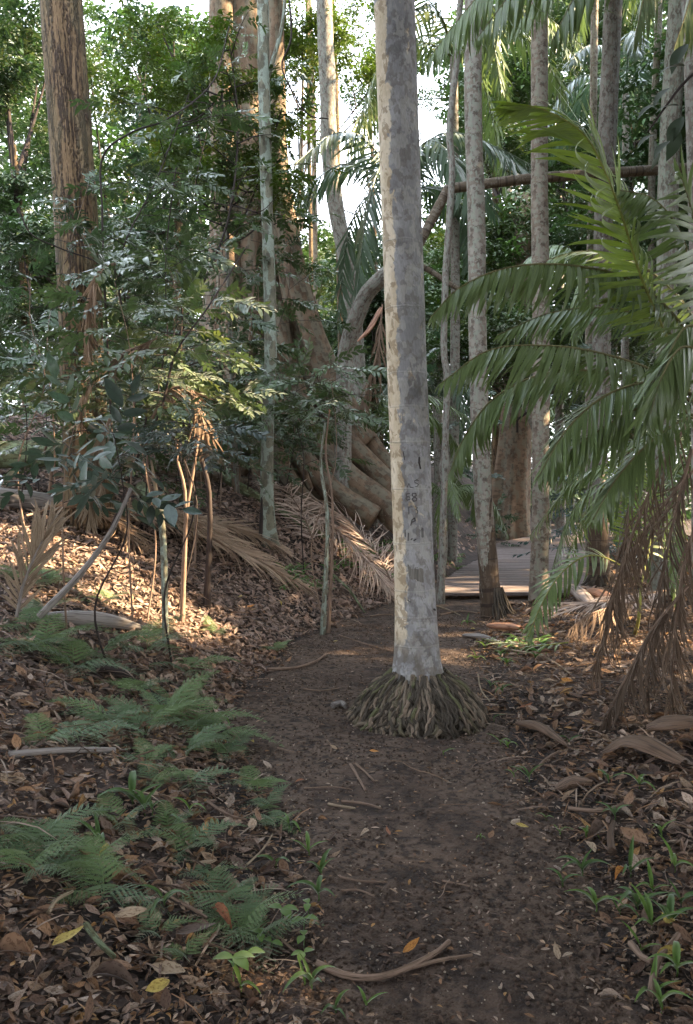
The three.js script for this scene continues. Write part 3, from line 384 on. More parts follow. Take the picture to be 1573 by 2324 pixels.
// palms on the right of the path: [label, depth, points, width, bark, foot options]
const palmsGroup = 'palms beyond the path on the right';
{
  const specs = [
    ['lichen-spotted palm with a dark brown foot, nearest to the front end of the boardwalk', 9.7, [[1118, 1408], [1110, 1330], [1096, 1080], [1085, 800], [1080, 500], [1075, 250], [1074, 60]], 42, 7.5, 0],
    ['mottled pale palm trunk rising from the right side of the boardwalk', 11.2, [[1222, 1345], [1227, 1200], [1228, 1000], [1226, 700], [1225, 400], [1225, 60]], 40, 7.2, 0],
    ['stout mottled palm trunk behind the bright green frond, its foot rusty brown', 12.4, [[1362, 1345], [1357, 1150], [1362, 850], [1371, 480], [1382, 250], [1388, 60]], 43, 8.0, 0],
    ['thin palm trunk just right of the mottled pale palm', 34, [[1268, 1200], [1268, 700], [1266, 400], [1262, 60]], 20, 3, 0],
    ['thin spotted palm trunk midway between the two stout right palms', 40, [[1312, 1210], [1310, 800], [1306, 400], [1302, 60]], 22, 3.2, 0],
    ['slim dark palm trunk touching the left side of the stout right palm', 17.5, [[1338, 1210], [1342, 700], [1344, 400], [1345, 60]], 17, 3.2, 0],
    ['slim bluish palm trunk hugging the left side of the mottled pale palm', 27, [[1190, 1190], [1194, 800], [1198, 400], [1202, 60]], 17, 3, 0],
    ['grey palm trunk at the right edge behind the bent pole', 10.5, [[1500, 1400], [1508, 900], [1515, 600], [1524, 300], [1532, 60]], 40, 5, 0],
    ['narrow far palm trunk between the bent pole and the right edge', 16, [[1478, 1230], [1480, 800], [1484, 400], [1490, 60]], 16, 3, 0],
    ['thin reddish palm trunk far behind, right of the spotted palm by the boardwalk front', 31, [[1150, 1180], [1154, 700], [1156, 300], [1158, 60]], 15, 3, 0],
    ['thin brown palm trunk far behind the bend of the pole', 33, [[1178, 1180], [1174, 700], [1168, 300], [1162, 60]], 15, 3, 0],
  ];
  const palmTones = [[1, 0.98, 0.94], [1, 0.92, 0.84], [0.82, 0.8, 0.8], [0.9, 0.95, 0.88]].map(c => surf(TX.palm, 0.005, { color: C(...c) }));
  specs.forEach(([label, d, pts, w, topH], i) => {
    const t = trunkTree('palm_tree', label, 'palm tree', palmsGroup, palmTones[i % 4], d, pts.map(([x, y], k) => [x + (k ? 5 * Math.sin(k * 2.1 + i * 1.7) * (i > 2 ? 1 : 0.3) : 0), y]), w * (i > 2 ? 0.85 + 0.35 * ((i * 37) % 10) / 10 : 1), { topH: topH * 0.55, flare: i < 3 ? 0.18 : 0.1, flareH: 0.25, sides: i < 3 ? 28 : 14, segs: 70, tile: [0.5, 1.1], taper: 0.9, lump: 0.05 });
    const c = t._pts[t._pts.length - 1], sc = i < 3 ? 2.7 : 2.4;
    mesh('crown_shaft', tube([c, c.clone().add(V3(0, 0.7, 0))], [w * d / FOCAL / 2, 0.05], { sides: 12, segs: 3 }), M.sproutDark, t);
    palmCrown(t, c.clone().add(V3(0, 0.6, 0)), i < 3 ? 13 : 9, sc, M.frond, HANG_FRONDS, 40 + i, 0.4);
    if (i === 0) { footRoots(t, 46, 0.12, 0.34, 0.42, 61, M.rootDark, [-1.2, 1.7]); const low = t._pts; mesh('brown_foot', tube([V3(0, 0, 0), low[1].clone(), low[1].clone().lerp(low[2], 1.0)], k => 42 * d / FOCAL / 2 * (1.07 - 0.03 * k) + 0.006 - 0.024 * smooth(0.35, 1, k) + 0.05 * Math.exp(-k * 9), { sides: 60, segs: 90, tile: [0.5, 1.1], cap: false, disp: (a, k, len) => 0.032 * nz(Math.cos(a) * 2.2 + 9, len * 5 + Math.sin(a) * 2.2, 4) }), M.foot, t); }
    if (i === 2) { footRoots(t, 40, 0.14, 0.4, 0.3, 62, M.rootDark, [0, 3.14]); mesh('brown_foot', tube([V3(0, 0, 0), t._pts[1].clone()], k => 43 * d / FOCAL / 2 * 1.04 + 0.08 * Math.exp(-k * 9), { sides: 28, segs: 20, tile: [0.5, 1.1], cap: false }), M.foot, t); }
  });
}
// fluted trunk beside the boardwalk
{
  const p = P(1163, 1222, 25.3), base = onGround(p.x, p.z, -0.1), t = thing('fluted_tree', 'broad grey-brown tree with fluted base beside the left edge of the boardwalk', 'tree', null, base);
  const rows = 50, cols = 90, pos = [], uv = [], idx = [];
  for (let j = 0; j <= rows; j++) { const h = 11 * Math.pow(j / rows, 1.4); for (let i = 0; i <= cols; i++) { const a = i / cols * 6.2832; let R = 0.50 - 0.012 * h + 0.07 * Math.sin(a * 6 + 0.6) * Math.exp(-h / 1.6) + 0.02 * nz(Math.cos(a) * 3, h + Math.sin(a) * 3, 2); for (const [fa, A, w, hh] of [[3.05, 0.7, 0.3, 1.9], [1.9, 0.4, 0.2, 0.9], [0.9, 0.25, 0.2, 0.7]]) { const da = Math.abs(a - fa); R += A * Math.exp(-h / hh) * Math.exp(-((da / w) ** 2)); } pos.push(Math.cos(a) * R + 0.035 * h, h, Math.sin(a) * R); uv.push(i / cols * 4, h / 1.3); if (i && j) { const k = j * (cols + 1) + i; idx.push(k, k - cols - 2, k - 1, k, k - cols - 1, k - cols - 2); } } }
  mesh('trunk', geoFrom(pos, idx, uv), M.fig, t);
}
// crooked thin stem with a knob
trunkTree('crooked_sapling', 'thin crooked pale stem with a swollen knob, between the carved palm and the spotted palm', 'sapling', null, M.palm, 11, [[1000, 1150], [1012, 960], [1014, 850], [1008, 800], [1012, 620], [1022, 470], [1026, 380], [1020, 300], [1034, 160], [1042, 40]], 16, { topH: 3, sides: 10, segs: 140, lump: 0.15, disp: (a, k, len) => 0.035 * Math.exp(-(((len - 2.0) / 0.09) ** 2)) });
// far curved grey tree, leaning branch, bent pole
trunkTree('curved_tree', 'bluish grey curved tree standing against the bright sky gap left of the carved palm', 'tree', null, M.palm, 18, [[812, 1100], [812, 850], [800, 700], [786, 590], [764, 480], [748, 350], [744, 200], [738, 60]], 36, { topH: 4, sides: 18, segs: 90, taper: 1.0, lump: 0.1 });
trunkTree('dark_tree', 'thin dark trunk just right of the curved grey tree', 'tree', null, M.rough, 21, [[776, 1000], [772, 700], [768, 500], [764, 250], [756, 60]], 13, { topH: 4, sides: 10, segs: 30 });
trunkTree('dark_tree', 'slim dark trunk against the sky between the fig and the curved tree', 'tree', null, M.rough, 24, [[706, 1000], [706, 600], [702, 380], [698, 60]], 10, { topH: 4, sides: 10, segs: 30 });
trunkTree('pink_trunk', 'pinkish thin trunk in the sky gap left of the curved tree', 'tree', null, M.fig, 26, [[716, 1000], [715, 600], [712, 300], [704, 60]], 12, { topH: 4, sides: 10, segs: 30 });
{
  const L = [[782, 850, 13], [786, 800, 13], [806, 730, 12.8], [832, 668, 12.6], [866, 632, 12.4], [905, 600, 12.3], [945, 560, 12.2]].map(a => P(...a));
  const foot = onGround(P(776, 900, 13).x, -13, -0.1);
  tag(mesh('leaning_branch', tube([foot, ...L], [0.14, 0.12], { sides: 16, segs: 60, tile: [0.5, 1.1], disp: (a, k, len) => 0.01 * nz(a, len * 3, 2) }), M.palm), 'pale leaning trunk that bends away behind the carved palm', 'trunk');
  const A = P(940, 575, 12), B = P(1020, 428, 12), Cc = P(1200, 406, 12), E = P(1536, 383, 12.5), F = P(1640, 376, 12.8);
  const t = thing('bent_pole', 'bent brown fallen palm stem spanning level across the right-hand palms', 'fallen trunk');
  mesh('upright_length', tube([P(910, 640, 12), A, B.clone().add(V3(-0.01, 0.02, 0))], [0.075, 0.072], { sides: 14, segs: 20, straight: true, tile: [0.45, 0.7] }), M.brown, t);
  mesh('level_length', tube([B, Cc, E, F], [0.073, 0.08], { sides: 14, segs: 50, tile: [0.45, 0.7] }), M.brown, t);
  tag(mesh('broken_branch', tube([P(950, 600, 12.2), P(985, 620, 12.2), P(1008, 636, 12.2), P(1060, 668, 12.2)], [0.045, 0.04], { sides: 8, segs: 8, tile: [0.3, 0.6] }), M.brown), 'short dark branch sticking out right of the carved palm below the pole', 'branch');
}

// ---------------------------------------------------------------- boardwalk
{
  const t = thing('boardwalk', 'weathered timber boardwalk curving away to the right behind the palms', 'boardwalk');
  const left = knots([[11.4, 1.30], [21.6, 4.1], [25.7, 5.95], [34, 9.8], [45, 15]]), right = d => left(d) + 2.4, pg = new THREE.BoxGeometry(1, 0.035, 0.138), r = rng(3);
  const mats = [[1, 1, 1], [0.85, 0.82, 0.8], [1.12, 1.1, 1.1], [0.95, 0.88, 0.84]].map(c => surf(TX.plank, 0.004, { color: C(...c.map(x => Math.min(1, x * 0.88))), roughness: 0.75 }));
  const uvs = pg.attributes.uv; for (let i = 0; i < uvs.count; i++) uvs.setXY(i, uvs.getX(i) * 1.4, uvs.getY(i) * 0.14);
  let d = 11.45; const ys = k => 0.075 + 0.0 * k;
  for (let i = 0; i < 190; i++) {
    const a = V3(left(d), 0, -d + 0.0), b = V3(right(d), 0, -d - 0.05), mid = a.clone().add(b).multiplyScalar(0.5), len = a.distanceTo(b);
    const g = pg.clone(); if (i < 3 || i % 1 === 0) { const u = g.attributes.uv, o = r(); for (let k = 0; k < u.count; k++) u.setXY(k, u.getX(k) + o * 3, u.getY(k) + Math.floor(r() * 1) + o * 7); }
    const p = mesh('plank', g, mats[Math.floor(r() * 4)], t); p.scale.x = len + (r() - 0.5) * 0.04; p.position.set(mid.x + (r() - 0.5) * 0.03, ys(d) + (r() - 0.5) * 0.006, mid.z); p.rotation.y = Math.atan2(-(b.z - a.z), b.x - a.x) + (r() - 0.5) * 0.008; p.rotation.z = (r() - 0.5) * 0.003;
    d += 0.146;
  }
  for (const s of [left, right]) { const q = []; for (let d2 = 11.6; d2 < 38; d2 += 3) q.push(V3(s(d2) + (s === left ? 0.25 : -0.25), 0.0, -d2)); mesh('joist', tube(q, [0.05, 0.05], { sides: 4, segs: 30 }), M.plank, t); }
}

// clumps left out of unseen foliage along sun rays, aiming flecks at chosen spots
const aimedHoles = [[G(605, 1402), 0.4], [P(215, 690, 6.6), 0.3], [P(120, 1055, 9.5), 0.2], [P(350, 1100, 6.6), 0.16], [P(800, 950, 13.4), 0.12], [P(800, 640, 18), 0.3], [P(960, 1040, 5.3), 0.4], [P(962, 1140, 5.3), 0.35], [P(1410, 520, 5.2), 0.9], [P(1350, 400, 5.1), 0.8], [P(1260, 270, 5), 0.6], [P(1400, 1100, 9), 0.2], [P(230, 1080, 6), 0.16], [P(90, 1180, 5.1), 0.25], [P(690, 130, 19), 1.6], [P(560, 140, 11.5), 1.1], [P(440, 250, 11), 1.0], [P(390, 130, 11.8), 0.9], [P(620, 330, 11.8), 0.7]];
const gap = (p, dir, L) => [0.35, 0.7, 1].some(k => open(p.clone().addScaledVector(dir, L * k), 0.3));
const open = (p, s) => { for (const [h, rad] of aimedHoles) { const v = p.clone().sub(h), along = v.dot(SUN); if (along > 0.8 && v.addScaledVector(SUN, -along).length() < rad * 1.25 + s * 0.52) return true; } return false; };

// ---------------------------------------------------------------- background trees
// crown volumes: [px, py, depth, rx, ry, clumps, size], each on its own trunk
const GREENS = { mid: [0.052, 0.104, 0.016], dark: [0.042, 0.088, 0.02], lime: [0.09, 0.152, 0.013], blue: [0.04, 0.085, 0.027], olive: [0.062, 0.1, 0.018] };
function crownTree(label, tone, vols, seed, trunkPx, trunkW = 0.18, group = 'trees of the forest behind') {
  const r = rng(seed), [px, py, d] = vols[0], c0 = P(px, py, d), tx = trunkPx ? P(trunkPx, py, d).x : c0.x, base = onGround(tx, c0.z, -0.1), t = thing('forest_tree', label, 'tree', group, base), col = GREENS[tone];
  const top = c0.clone().sub(base);
  mesh('trunk', tube([V3(0, 0, 0), V3(top.x * 0.2 + (r() - 0.5) * 0.3, top.y * 0.5, 0), top], [trunkW, trunkW * 0.4], { sides: 10, segs: 24, tile: [0.5, 1.2] }), seed % 2 ? M.rough : M.palm, t);
  const ms = [[], [], []], cs = [[], [], []];
  vols.forEach(([px, py, d, rx, ry, n, size = 0.9], vi) => {
    const c = P(px, py, d).sub(base);
    for (let b = 0; b < 3; b++) { const a = r() * 6.283, e = c.clone().add(V3(Math.cos(a) * rx * 0.7, (r() - 0.4) * ry * 0.8, Math.sin(a) * rx * 0.6)), s0 = top.clone().multiplyScalar(0.55 + 0.4 * r()); mesh('limb', tube([s0, s0.clone().lerp(e, 0.5).add(V3(0, -0.15, 0)), e], [trunkW * 0.35, 0.012], { sides: 5, segs: 8, cap: false }), M.darkTwig, t); }
    // clumps gather on boughs so that gaps stay between
    const boughs = []; for (let k = 0; k < Math.max(5, n / 16); k++) { const a = r() * 6.283, z = r() * 2 - 1, q = Math.pow(r(), 0.4), w = Math.sqrt(1 - z * z); boughs.push(V3(c.x + Math.cos(a) * w * q * rx, c.y + z * q * ry, c.z + Math.sin(a) * w * q * rx * 0.8)); }
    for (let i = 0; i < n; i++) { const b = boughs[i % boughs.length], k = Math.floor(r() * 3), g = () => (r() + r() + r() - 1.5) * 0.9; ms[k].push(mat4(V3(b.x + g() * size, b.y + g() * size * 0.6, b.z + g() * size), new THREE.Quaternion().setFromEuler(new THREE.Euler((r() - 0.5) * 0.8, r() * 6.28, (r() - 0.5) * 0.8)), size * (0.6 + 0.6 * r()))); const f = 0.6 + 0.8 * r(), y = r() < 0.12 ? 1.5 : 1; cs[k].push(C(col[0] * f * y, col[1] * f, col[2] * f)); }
  });
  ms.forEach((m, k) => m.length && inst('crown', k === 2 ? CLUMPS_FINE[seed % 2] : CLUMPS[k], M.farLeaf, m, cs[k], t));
  return t;
}
crownTree('dark green tree filling the upper left corner behind the rough tan trunk', 'dark', [[30, 330, 20, 1.6, 4.2, 420, 0.7], [50, 700, 20, 2.2, 3, 420, 0.7], [60, 60, 21, 1.2, 1.6, 150, 0.6]], 101, 60);
crownTree('mid green tree left of the fig, below the speckled sky', 'mid', [[260, 560, 22, 2.0, 2.6, 420, 0.7], [300, 820, 20, 2.4, 2.2, 380, 0.7], [250, 170, 23, 1.9, 2.6, 330, 0.5], [140, 230, 23, 1.2, 2.6, 220, 0.5]], 102, 290);
crownTree('dark bushy tree in front of the fig, top left of centre', 'blue', [[400, 240, 17, 1.2, 2.8, 300, 0.6], [390, 620, 18, 1.8, 2.4, 320, 0.6], [330, 60, 18, 0.9, 0.9, 90, 0.5]], 103, 395, 0.12);
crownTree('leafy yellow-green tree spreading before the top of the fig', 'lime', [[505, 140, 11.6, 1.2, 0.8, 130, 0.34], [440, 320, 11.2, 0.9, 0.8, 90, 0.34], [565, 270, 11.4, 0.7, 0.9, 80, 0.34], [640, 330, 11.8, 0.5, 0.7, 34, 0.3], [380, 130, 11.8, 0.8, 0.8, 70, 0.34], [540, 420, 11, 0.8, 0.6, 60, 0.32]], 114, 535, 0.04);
crownTree('dark tree deep behind the fig and the curved tree', 'mid', [[690, 720, 32, 3.6, 3.6, 620, 0.9], [700, 930, 30, 4, 2.5, 400, 0.9]], 104, 690);
crownTree('dense tree behind the leaning pale trunk', 'dark', [[850, 760, 24, 2.0, 2.8, 480, 0.8], [760, 800, 24, 1.6, 3.0, 360, 0.8]], 105, 850);
crownTree('yellow-green sunlit tree at the top, left of the curved tree', 'lime', [[690, 120, 19, 0.95, 1.3, 190, 0.45], [640, 60, 19, 0.9, 0.9, 130, 0.45], [790, 90, 20, 1.0, 1.2, 150, 0.45], [720, 260, 20, 0.6, 0.8, 26, 0.45]], 106, 672, 0.07);
crownTree('sparse tall tree with leaves against the sky left of the carved palm', 'mid', [[835, 120, 24, 1.1, 2.2, 100, 0.6], [830, 330, 25, 1.0, 1.6, 30, 0.55], [670, 420, 26, 1.1, 1.2, 34, 0.55], [960, 230, 25, 1.2, 2.6, 70, 0.55]], 107, 868, 0.08);
crownTree('light green tree behind the crooked stem right of the carved palm', 'lime', [[1000, 610, 28, 1.8, 2.6, 260, 0.8], [985, 760, 26, 2.2, 1.6, 220, 0.8]], 108, 1000);
crownTree('tall dark tree behind the bend of the pole', 'mid', [[1120, 230, 26, 1.9, 5.0, 560, 0.8], [1120, 560, 25, 2.2, 3.0, 420, 0.8]], 109, 1130);
crownTree('tall leafy tree behind the mottled pale palm', 'mid', [[1270, 200, 27, 2.2, 5, 640, 0.8], [1260, 620, 26, 2.2, 4, 520, 0.8]], 110, 1282);
crownTree('tall leafy tree behind the stout right palm', 'blue', [[1430, 250, 26, 2.4, 5.5, 640, 0.8], [1440, 700, 24, 2.6, 4.0, 560, 0.8]], 111, 1430);
crownTree('leafy tree low behind the right palms above the boardwalk', 'mid', [[1120, 780, 22, 1.8, 1.6, 300, 0.7], [1330, 820, 22, 2.4, 1.8, 360, 0.7]], 112, 1250, 0.1);
crownTree('dark tree standing beyond the right edge', 'dark', [[1600, 350, 16, 2.2, 4, 420, 0.7], [1560, 850, 15, 1.6, 2.4, 260, 0.6]], 113, 1620);
{ // the wood farther off, a closed mass
  const r = rng(200), ms = [[], []], cs = [[], []];
  for (let i = 0; i < 5200; i++) { const px = -120 + r() * 1820, d = 36 + 16 * r(), inGap = px > 620 && px < 1030, leftGap = px > 170 && px < 350; let top = inGap ? 510 + 60 * vn(px * 0.02, 1) : leftGap ? (r() < 0.5 ? 330 : 60) : px < 170 ? 90 : px < 640 ? 40 : 10; const py = top + (1180 - top) * Math.pow(r(), 0.9); const k = i % 2, f = 0.55 + 0.9 * r(), g = inGap ? GREENS.olive : px > 1030 ? GREENS.blue : GREENS.mid; ms[k].push(mat4(P(px, py, d), new THREE.Quaternion().setFromEuler(new THREE.Euler(0, r() * 6.28, (r() - 0.5))), 1.3 + 1.2 * r())); cs[k].push(C(g[0] * f, g[1] * f, g[2] * f)); }
  const o = new THREE.Group(); o.name = 'distant_wood'; scene.add(o); tag(o, 'far green wood closing the view behind all trunks', 'forest', null, 'stuff');
  ms.forEach((m, k) => inst('foliage', CLUMPS[k], M.farLeaf, m, cs[k], o));
}
// far palms; some crowns tinted blue-green for the sky they reflect
{
  const spec = [['blue-green palm whose arching crown shows left of the carved palm', 905, 445, 15, 2.5, 'skyTintFrond', 12, 0.12], ['palm crown hanging high right of the carved palm', 1030, 130, 16, 2.6, 'frond', 11, 0.1], ['blue-lit palm crown far right between the trunks', 1420, 215, 19, 2.6, 'skyTintFrond', 11, 0.1], ['dark low palm under the leaning pale trunk', 850, 985, 14.5, 1.7, 'frond', 11, 0.06], ['small palm by the left side of the boardwalk', 1005, 1130, 14.5, 1.25, 'frond', 10, 0.05], ['small green palm at the far right of the boardwalk', 1368, 1125, 17, 1.5, 'frond', 10, 0.05], ['small palm where the boardwalk disappears', 1262, 1150, 33, 2.0, 'frond', 9, 0.05], ['dark palm crown low behind the mottled pale palm', 1300, 960, 32, 3.0, 'frond', 10, 0.06], ['palm crown behind the bright green frond', 1345, 640, 22, 2.4, 'frond', 11, 0.08], ['palm crown behind the crooked stem low on the right', 985, 900, 16, 1.5, 'skyTintFrond', 9, 0.05], ['dark palm clump behind the right-hand dead fronds', 1500, 1130, 10, 1.5, 'frond', 11, 0.06]];
  spec.forEach(([label, px, py, d, sc, m, n, tw], i) => { const c = P(px, py, d), base = onGround(c.x, c.z, -0.05), t = thing('understory_palm', label, 'palm', 'palms in the understory', base), top = c.clone().sub(base); mesh('trunk', tube([V3(0, 0, 0), top.clone().multiplyScalar(0.5).add(V3(0.05, 0, 0)), top], [tw * 1.1, tw * 0.8], { sides: 10, segs: 12, tile: [0.4, 1] }), M.palm, t); palmCrown(t, top, n, sc, M[m], FAR_FRONDS, 300 + i, 0.55); });
}

// ---------------------------------------------------------------- saplings and shrubs of the left bank
function sapling(label, foot, top, o = {}) { // top: Vector3 of the leader's tip; branches carry sprays
  const { n = 10, spread = 0.9, sprays = SPRAYS, size = 0.30, col = [0.067, 0.112, 0.031], seed = 1, stem = 0.009, from = 0.35, per = 4, bark = M.darkTwig, name = 'sapling', cat = 'sapling', group = 'leafy saplings on the left bank', flat = 1.0, dense = 1 } = o;
  const stick = bark === M.darkTwig && seed % 2 ? M.twig : bark, r = rng(seed), t = thing(name, label, cat, group, foot), tip = top.clone().sub(foot);
  const wob = 0.14 * tip.y, pts = [V3(0, -0.05, 0), V3(tip.x * 0.15 + (r() - 0.5) * wob, tip.y * 0.3, tip.z * 0.25 + (r() - 0.5) * wob), V3(tip.x * 0.5 + (r() - 0.5) * wob, tip.y * 0.6, tip.z * 0.5), V3(tip.x * 0.85 + (r() - 0.5) * wob * 0.6, tip.y * 0.82, tip.z), tip], curve = new THREE.CatmullRomCurve3(pts);
  mesh('stem', tube(pts, [stem, stem * 0.3], { sides: 7, segs: 24, tile: [0.1, 0.5] }), stick, t);
  const ms = sprays.map(() => []), cs = sprays.map(() => []);
  const put = (p, dir) => { const k = Math.floor(r() * sprays.length), s = size * (0.7 + 0.6 * r()); ms[k].push(mat4(p, aim(dir, V3((r() - 0.5) * flat * 2, 1, (r() - 0.5) * flat * 2)), s)); const f = 0.65 + 0.7 * r(), y = r() < 0.08 ? 1.7 : 1; cs[k].push(C(col[0] * f * y, col[1] * f * (y > 1 ? 1.35 : 1), col[2] * f)); };
  for (let i = 0; i < n; i++) {
    const k = from + (1 - from) * (i + 0.6 * r()) / n, p = curve.getPoint(clamp(k)), a = i * 2.399 + r() * 0.8, L = spread * (1.1 - 0.6 * k) * (0.7 + 0.6 * r()), dir = V3(Math.cos(a), 0.35 * r() + 0.05, Math.sin(a));
    const q = p.clone().addScaledVector(dir, L * 0.55), e = p.clone().addScaledVector(dir, L).add(V3(0, -0.12 * L, 0)); const bc = new THREE.CatmullRomCurve3([p, q, e]);
    mesh('branch', tube([p, q, e], [stem * 0.42, 0.0025], { sides: 5, segs: 8, cap: false }), bark, t);
    for (let j = 0; j < per * dense; j++) { const u = 0.3 + 0.7 * (j + r()) / per / dense, bp = bc.getPoint(clamp(u)), s = j % 2 ? 1 : -1, b = a + s * (0.4 + 0.6 * r()); put(bp, V3(Math.cos(b), -0.15 + 0.9 * (r() - 0.5), Math.sin(b))); }
    put(e, dir.clone().setY(-0.1));
  }
  put(tip, V3(r() - 0.5, 0.6, r() - 0.5)); put(tip, V3(r() - 0.5, 0.2, r() - 0.5));
  ms.forEach((m, k) => m.length && inst('foliage', sprays[k], M.leafTint, m, cs[k], t));
  return t;
}
{
  // [label, foot px, foot depth, tip px, tip py, options]
  const L = [
    ['leafy sapling in front of the rough tan trunk, dead frond caught in it', 300, 6.6, 260, 640, { n: 12, spread: 0.85, seed: 1 }],
    ['tall sapling with an arching dark stem left of the fig', 235, 8.5, 430, 210, { n: 16, spread: 1.1, seed: 2, stem: 0.016 }],
    ['leafy sapling covering the fig trunk at mid height', 455, 11.2, 470, 300, { n: 18, spread: 1.05, seed: 3, stem: 0.018 }],
    ['broad sapling under the fig, right of the broken stump', 400, 7.6, 370, 560, { n: 16, spread: 0.95, seed: 4 }],
    ['sapling with glossy leaves behind the slender grey tree', 530, 11.6, 560, 420, { n: 16, spread: 0.9, seed: 5 }],
    ['low sapling with shining leaves just left of the slender tree', 490, 11.0, 530, 800, { n: 12, spread: 0.75, seed: 6 }],
    ['thin twin-stemmed sapling right of the slender tree', 735, 9.2, 745, 830, { n: 12, spread: 0.75, seed: 7, sprays: SPRAYS_SMALL, size: 0.4, from: 0.45 }],
    ['small-leaved sapling behind the slender tree against the buttress', 690, 10.4, 680, 850, { n: 12, spread: 0.8, seed: 8, sprays: SPRAYS_SMALL, size: 0.42, from: 0.4 }],
    ['dark bush at the left edge below the tree corner', 60, 7.8, 70, 620, { n: 14, spread: 0.9, seed: 9, col: [0.041, 0.085, 0.024] }],
    ['dim leafy bush at the left edge above the fallen log', 40, 8.6, 50, 850, { n: 12, spread: 0.9, seed: 10, col: [0.044, 0.088, 0.027] }],
    ['tall sapling crossing in front of the rough tan trunk', 120, 8.0, 200, 420, { n: 14, spread: 0.9, seed: 11, col: [0.044, 0.082, 0.027] }],
    ['tall sapling reaching the top left of the fig with yellow-green leaves', 420, 10.5, 520, 90, { n: 18, spread: 1.25, seed: 12, col: [0.058, 0.109, 0.020], stem: 0.024, from: 0.45 }],
    ['tall sapling with bright leaves in front of the fig top', 540, 11.8, 560, 130, { n: 16, spread: 1.2, seed: 13, col: [0.068, 0.129, 0.017], stem: 0.022, from: 0.5 }],
    ['sapling with fine leaves hanging over the dead frond heap', 390, 6.2, 430, 960, { n: 10, spread: 0.5, seed: 14, sprays: SPRAYS_SMALL, size: 0.3, col: [0.041, 0.075, 0.051] }],
    ['bushy sapling hiding the foot of the fig', 540, 11.5, 500, 760, { n: 16, spread: 1.1, seed: 15 }],
    ['leafy sapling between the rough tan trunk and the fig', 330, 9.5, 340, 430, { n: 18, spread: 1.15, seed: 16, col: [0.051, 0.095, 0.027] }],
    ['middling sapling left of the broken stump', 330, 7.0, 320, 820, { n: 12, spread: 0.75, seed: 17 }],
    ['sapling leaning toward the slender tree from the fig', 640, 12, 660, 560, { n: 12, spread: 0.8, seed: 18 }],
    ['thin sapling behind the broken stump', 410, 7.8, 415, 700, { n: 13, spread: 0.8, seed: 19, stem: 0.02 }],
    ['small bush behind the slender tree foot', 560, 12.6, 590, 940, { n: 12, spread: 0.8, seed: 20, sprays: SPRAYS_SMALL, size: 0.42 }],
    ['grey-stemmed sapling standing before the fig', 440, 9.0, 430, 880, { n: 10, spread: 0.6, seed: 21, stem: 0.018, bark: M.twig }],
    ['low fine-leaved bush behind the left heap', 250, 9.8, 245, 930, { n: 14, spread: 0.8, seed: 41, sprays: SPRAYS_SMALL, size: 0.38, from: 0.25, low: 1 }],
    ['low fine-leaved bush left of the mossy root', 420, 10.4, 425, 900, { n: 16, spread: 0.9, seed: 42, sprays: SPRAYS_SMALL, size: 0.4, from: 0.25, low: 1 }],
    ['low bush under the arched dry frond', 335, 9.2, 345, 960, { n: 14, spread: 0.7, seed: 43, from: 0.25, low: 1 }],
    ['small bush between the mossy root and the slender tree', 560, 11.6, 550, 930, { n: 14, spread: 0.8, seed: 44, sprays: SPRAYS_SMALL, size: 0.4, from: 0.25, low: 1 }],
    ['small leafy bush before the buttress folds', 660, 11.8, 665, 940, { n: 14, spread: 0.75, seed: 45, sprays: SPRAYS_SMALL, size: 0.4, from: 0.35, low: 1 }],
    ['low bush at the left edge beside the grey log', 90, 9.4, 95, 930, { n: 14, spread: 0.9, seed: 46, from: 0.25, low: 1 }],
    ['tall fine-leaved sapling filling the view before the fig middle', 500, 10.8, 505, 560, { n: 18, spread: 0.9, seed: 47, sprays: SPRAYS_SMALL, size: 0.42, from: 0.35 }],
    ['bush in shade at the far left behind the log', 110, 11, 100, 760, { n: 16, spread: 1.2, seed: 22, col: [0.044, 0.088, 0.024] }],
    ['bush in shade between rough tan trunk and heap', 270, 11, 290, 800, { n: 16, spread: 1.2, seed: 23, col: [0.048, 0.088, 0.024] }],
  ];
  for (const [label, px, d, tx, ty, o] of L) { const f = onGround(P(px, 1100, d).x, -d), fy = 1110 + (EYE - f.y) * FOCAL / d; if (!o.low) o.from = Math.max(o.from ?? 0.3, Math.min(0.8, (fy - 1015) / (fy - ty))); sapling(label, f, P(tx, ty, d + ((o.seed * 7) % 5 - 2) * 0.12), o); }
  // big glossy leaves near the left
  sapling('low plant with large glossy leaves by the left heap', onGround(P(150, 1100, 5.9).x, -5.9), P(170, 965, 5.9), { n: 6, spread: 0.38, sprays: SPRAYS_BIG, size: 0.28, col: [0.054, 0.095, 0.051], seed: 31, from: 0.5, per: 3, name: 'broadleaf_plant', cat: 'plant', stem: 0.009 });
  sapling('plant with drooping large blue-sheened leaves, left of the broken stump', onGround(P(255, 1100, 5.5).x, -5.5), P(258, 985, 5.4), { n: 3, spread: 0.2, sprays: SPRAYS_BIG, size: 0.23, col: [0.054, 0.092, 0.061], seed: 32, from: 0.6, per: 3, name: 'broadleaf_plant', cat: 'plant', stem: 0.009 });
  sapling('blue-green bush beside the right side of the boardwalk', onGround(P(1360, 1100, 15).x, -15), P(1335, 1130, 15), { n: 14, spread: 0.8, seed: 33, sprays: SPRAYS_SMALL, size: 0.5, col: [0.041, 0.088, 0.075], name: 'boardwalk_bush', cat: 'bush', from: 0.1 });
  sapling('small leafy plant at the foot of the fluted tree', onGround(P(1110, 1100, 21).x, -21), P(1130, 1150, 21), { n: 8, spread: 0.5, seed: 34, col: [0.048, 0.102, 0.041], name: 'boardwalk_bush', cat: 'bush', from: 0.1 });
  sapling('leafy bush behind the arching right fronds', onGround(P(1400, 1100, 13.5).x, -13.5), P(1400, 780, 13.5), { n: 16, spread: 1.1, seed: 35, col: [0.041, 0.088, 0.034], name: 'forest_bush', cat: 'bush', from: 0.3 });
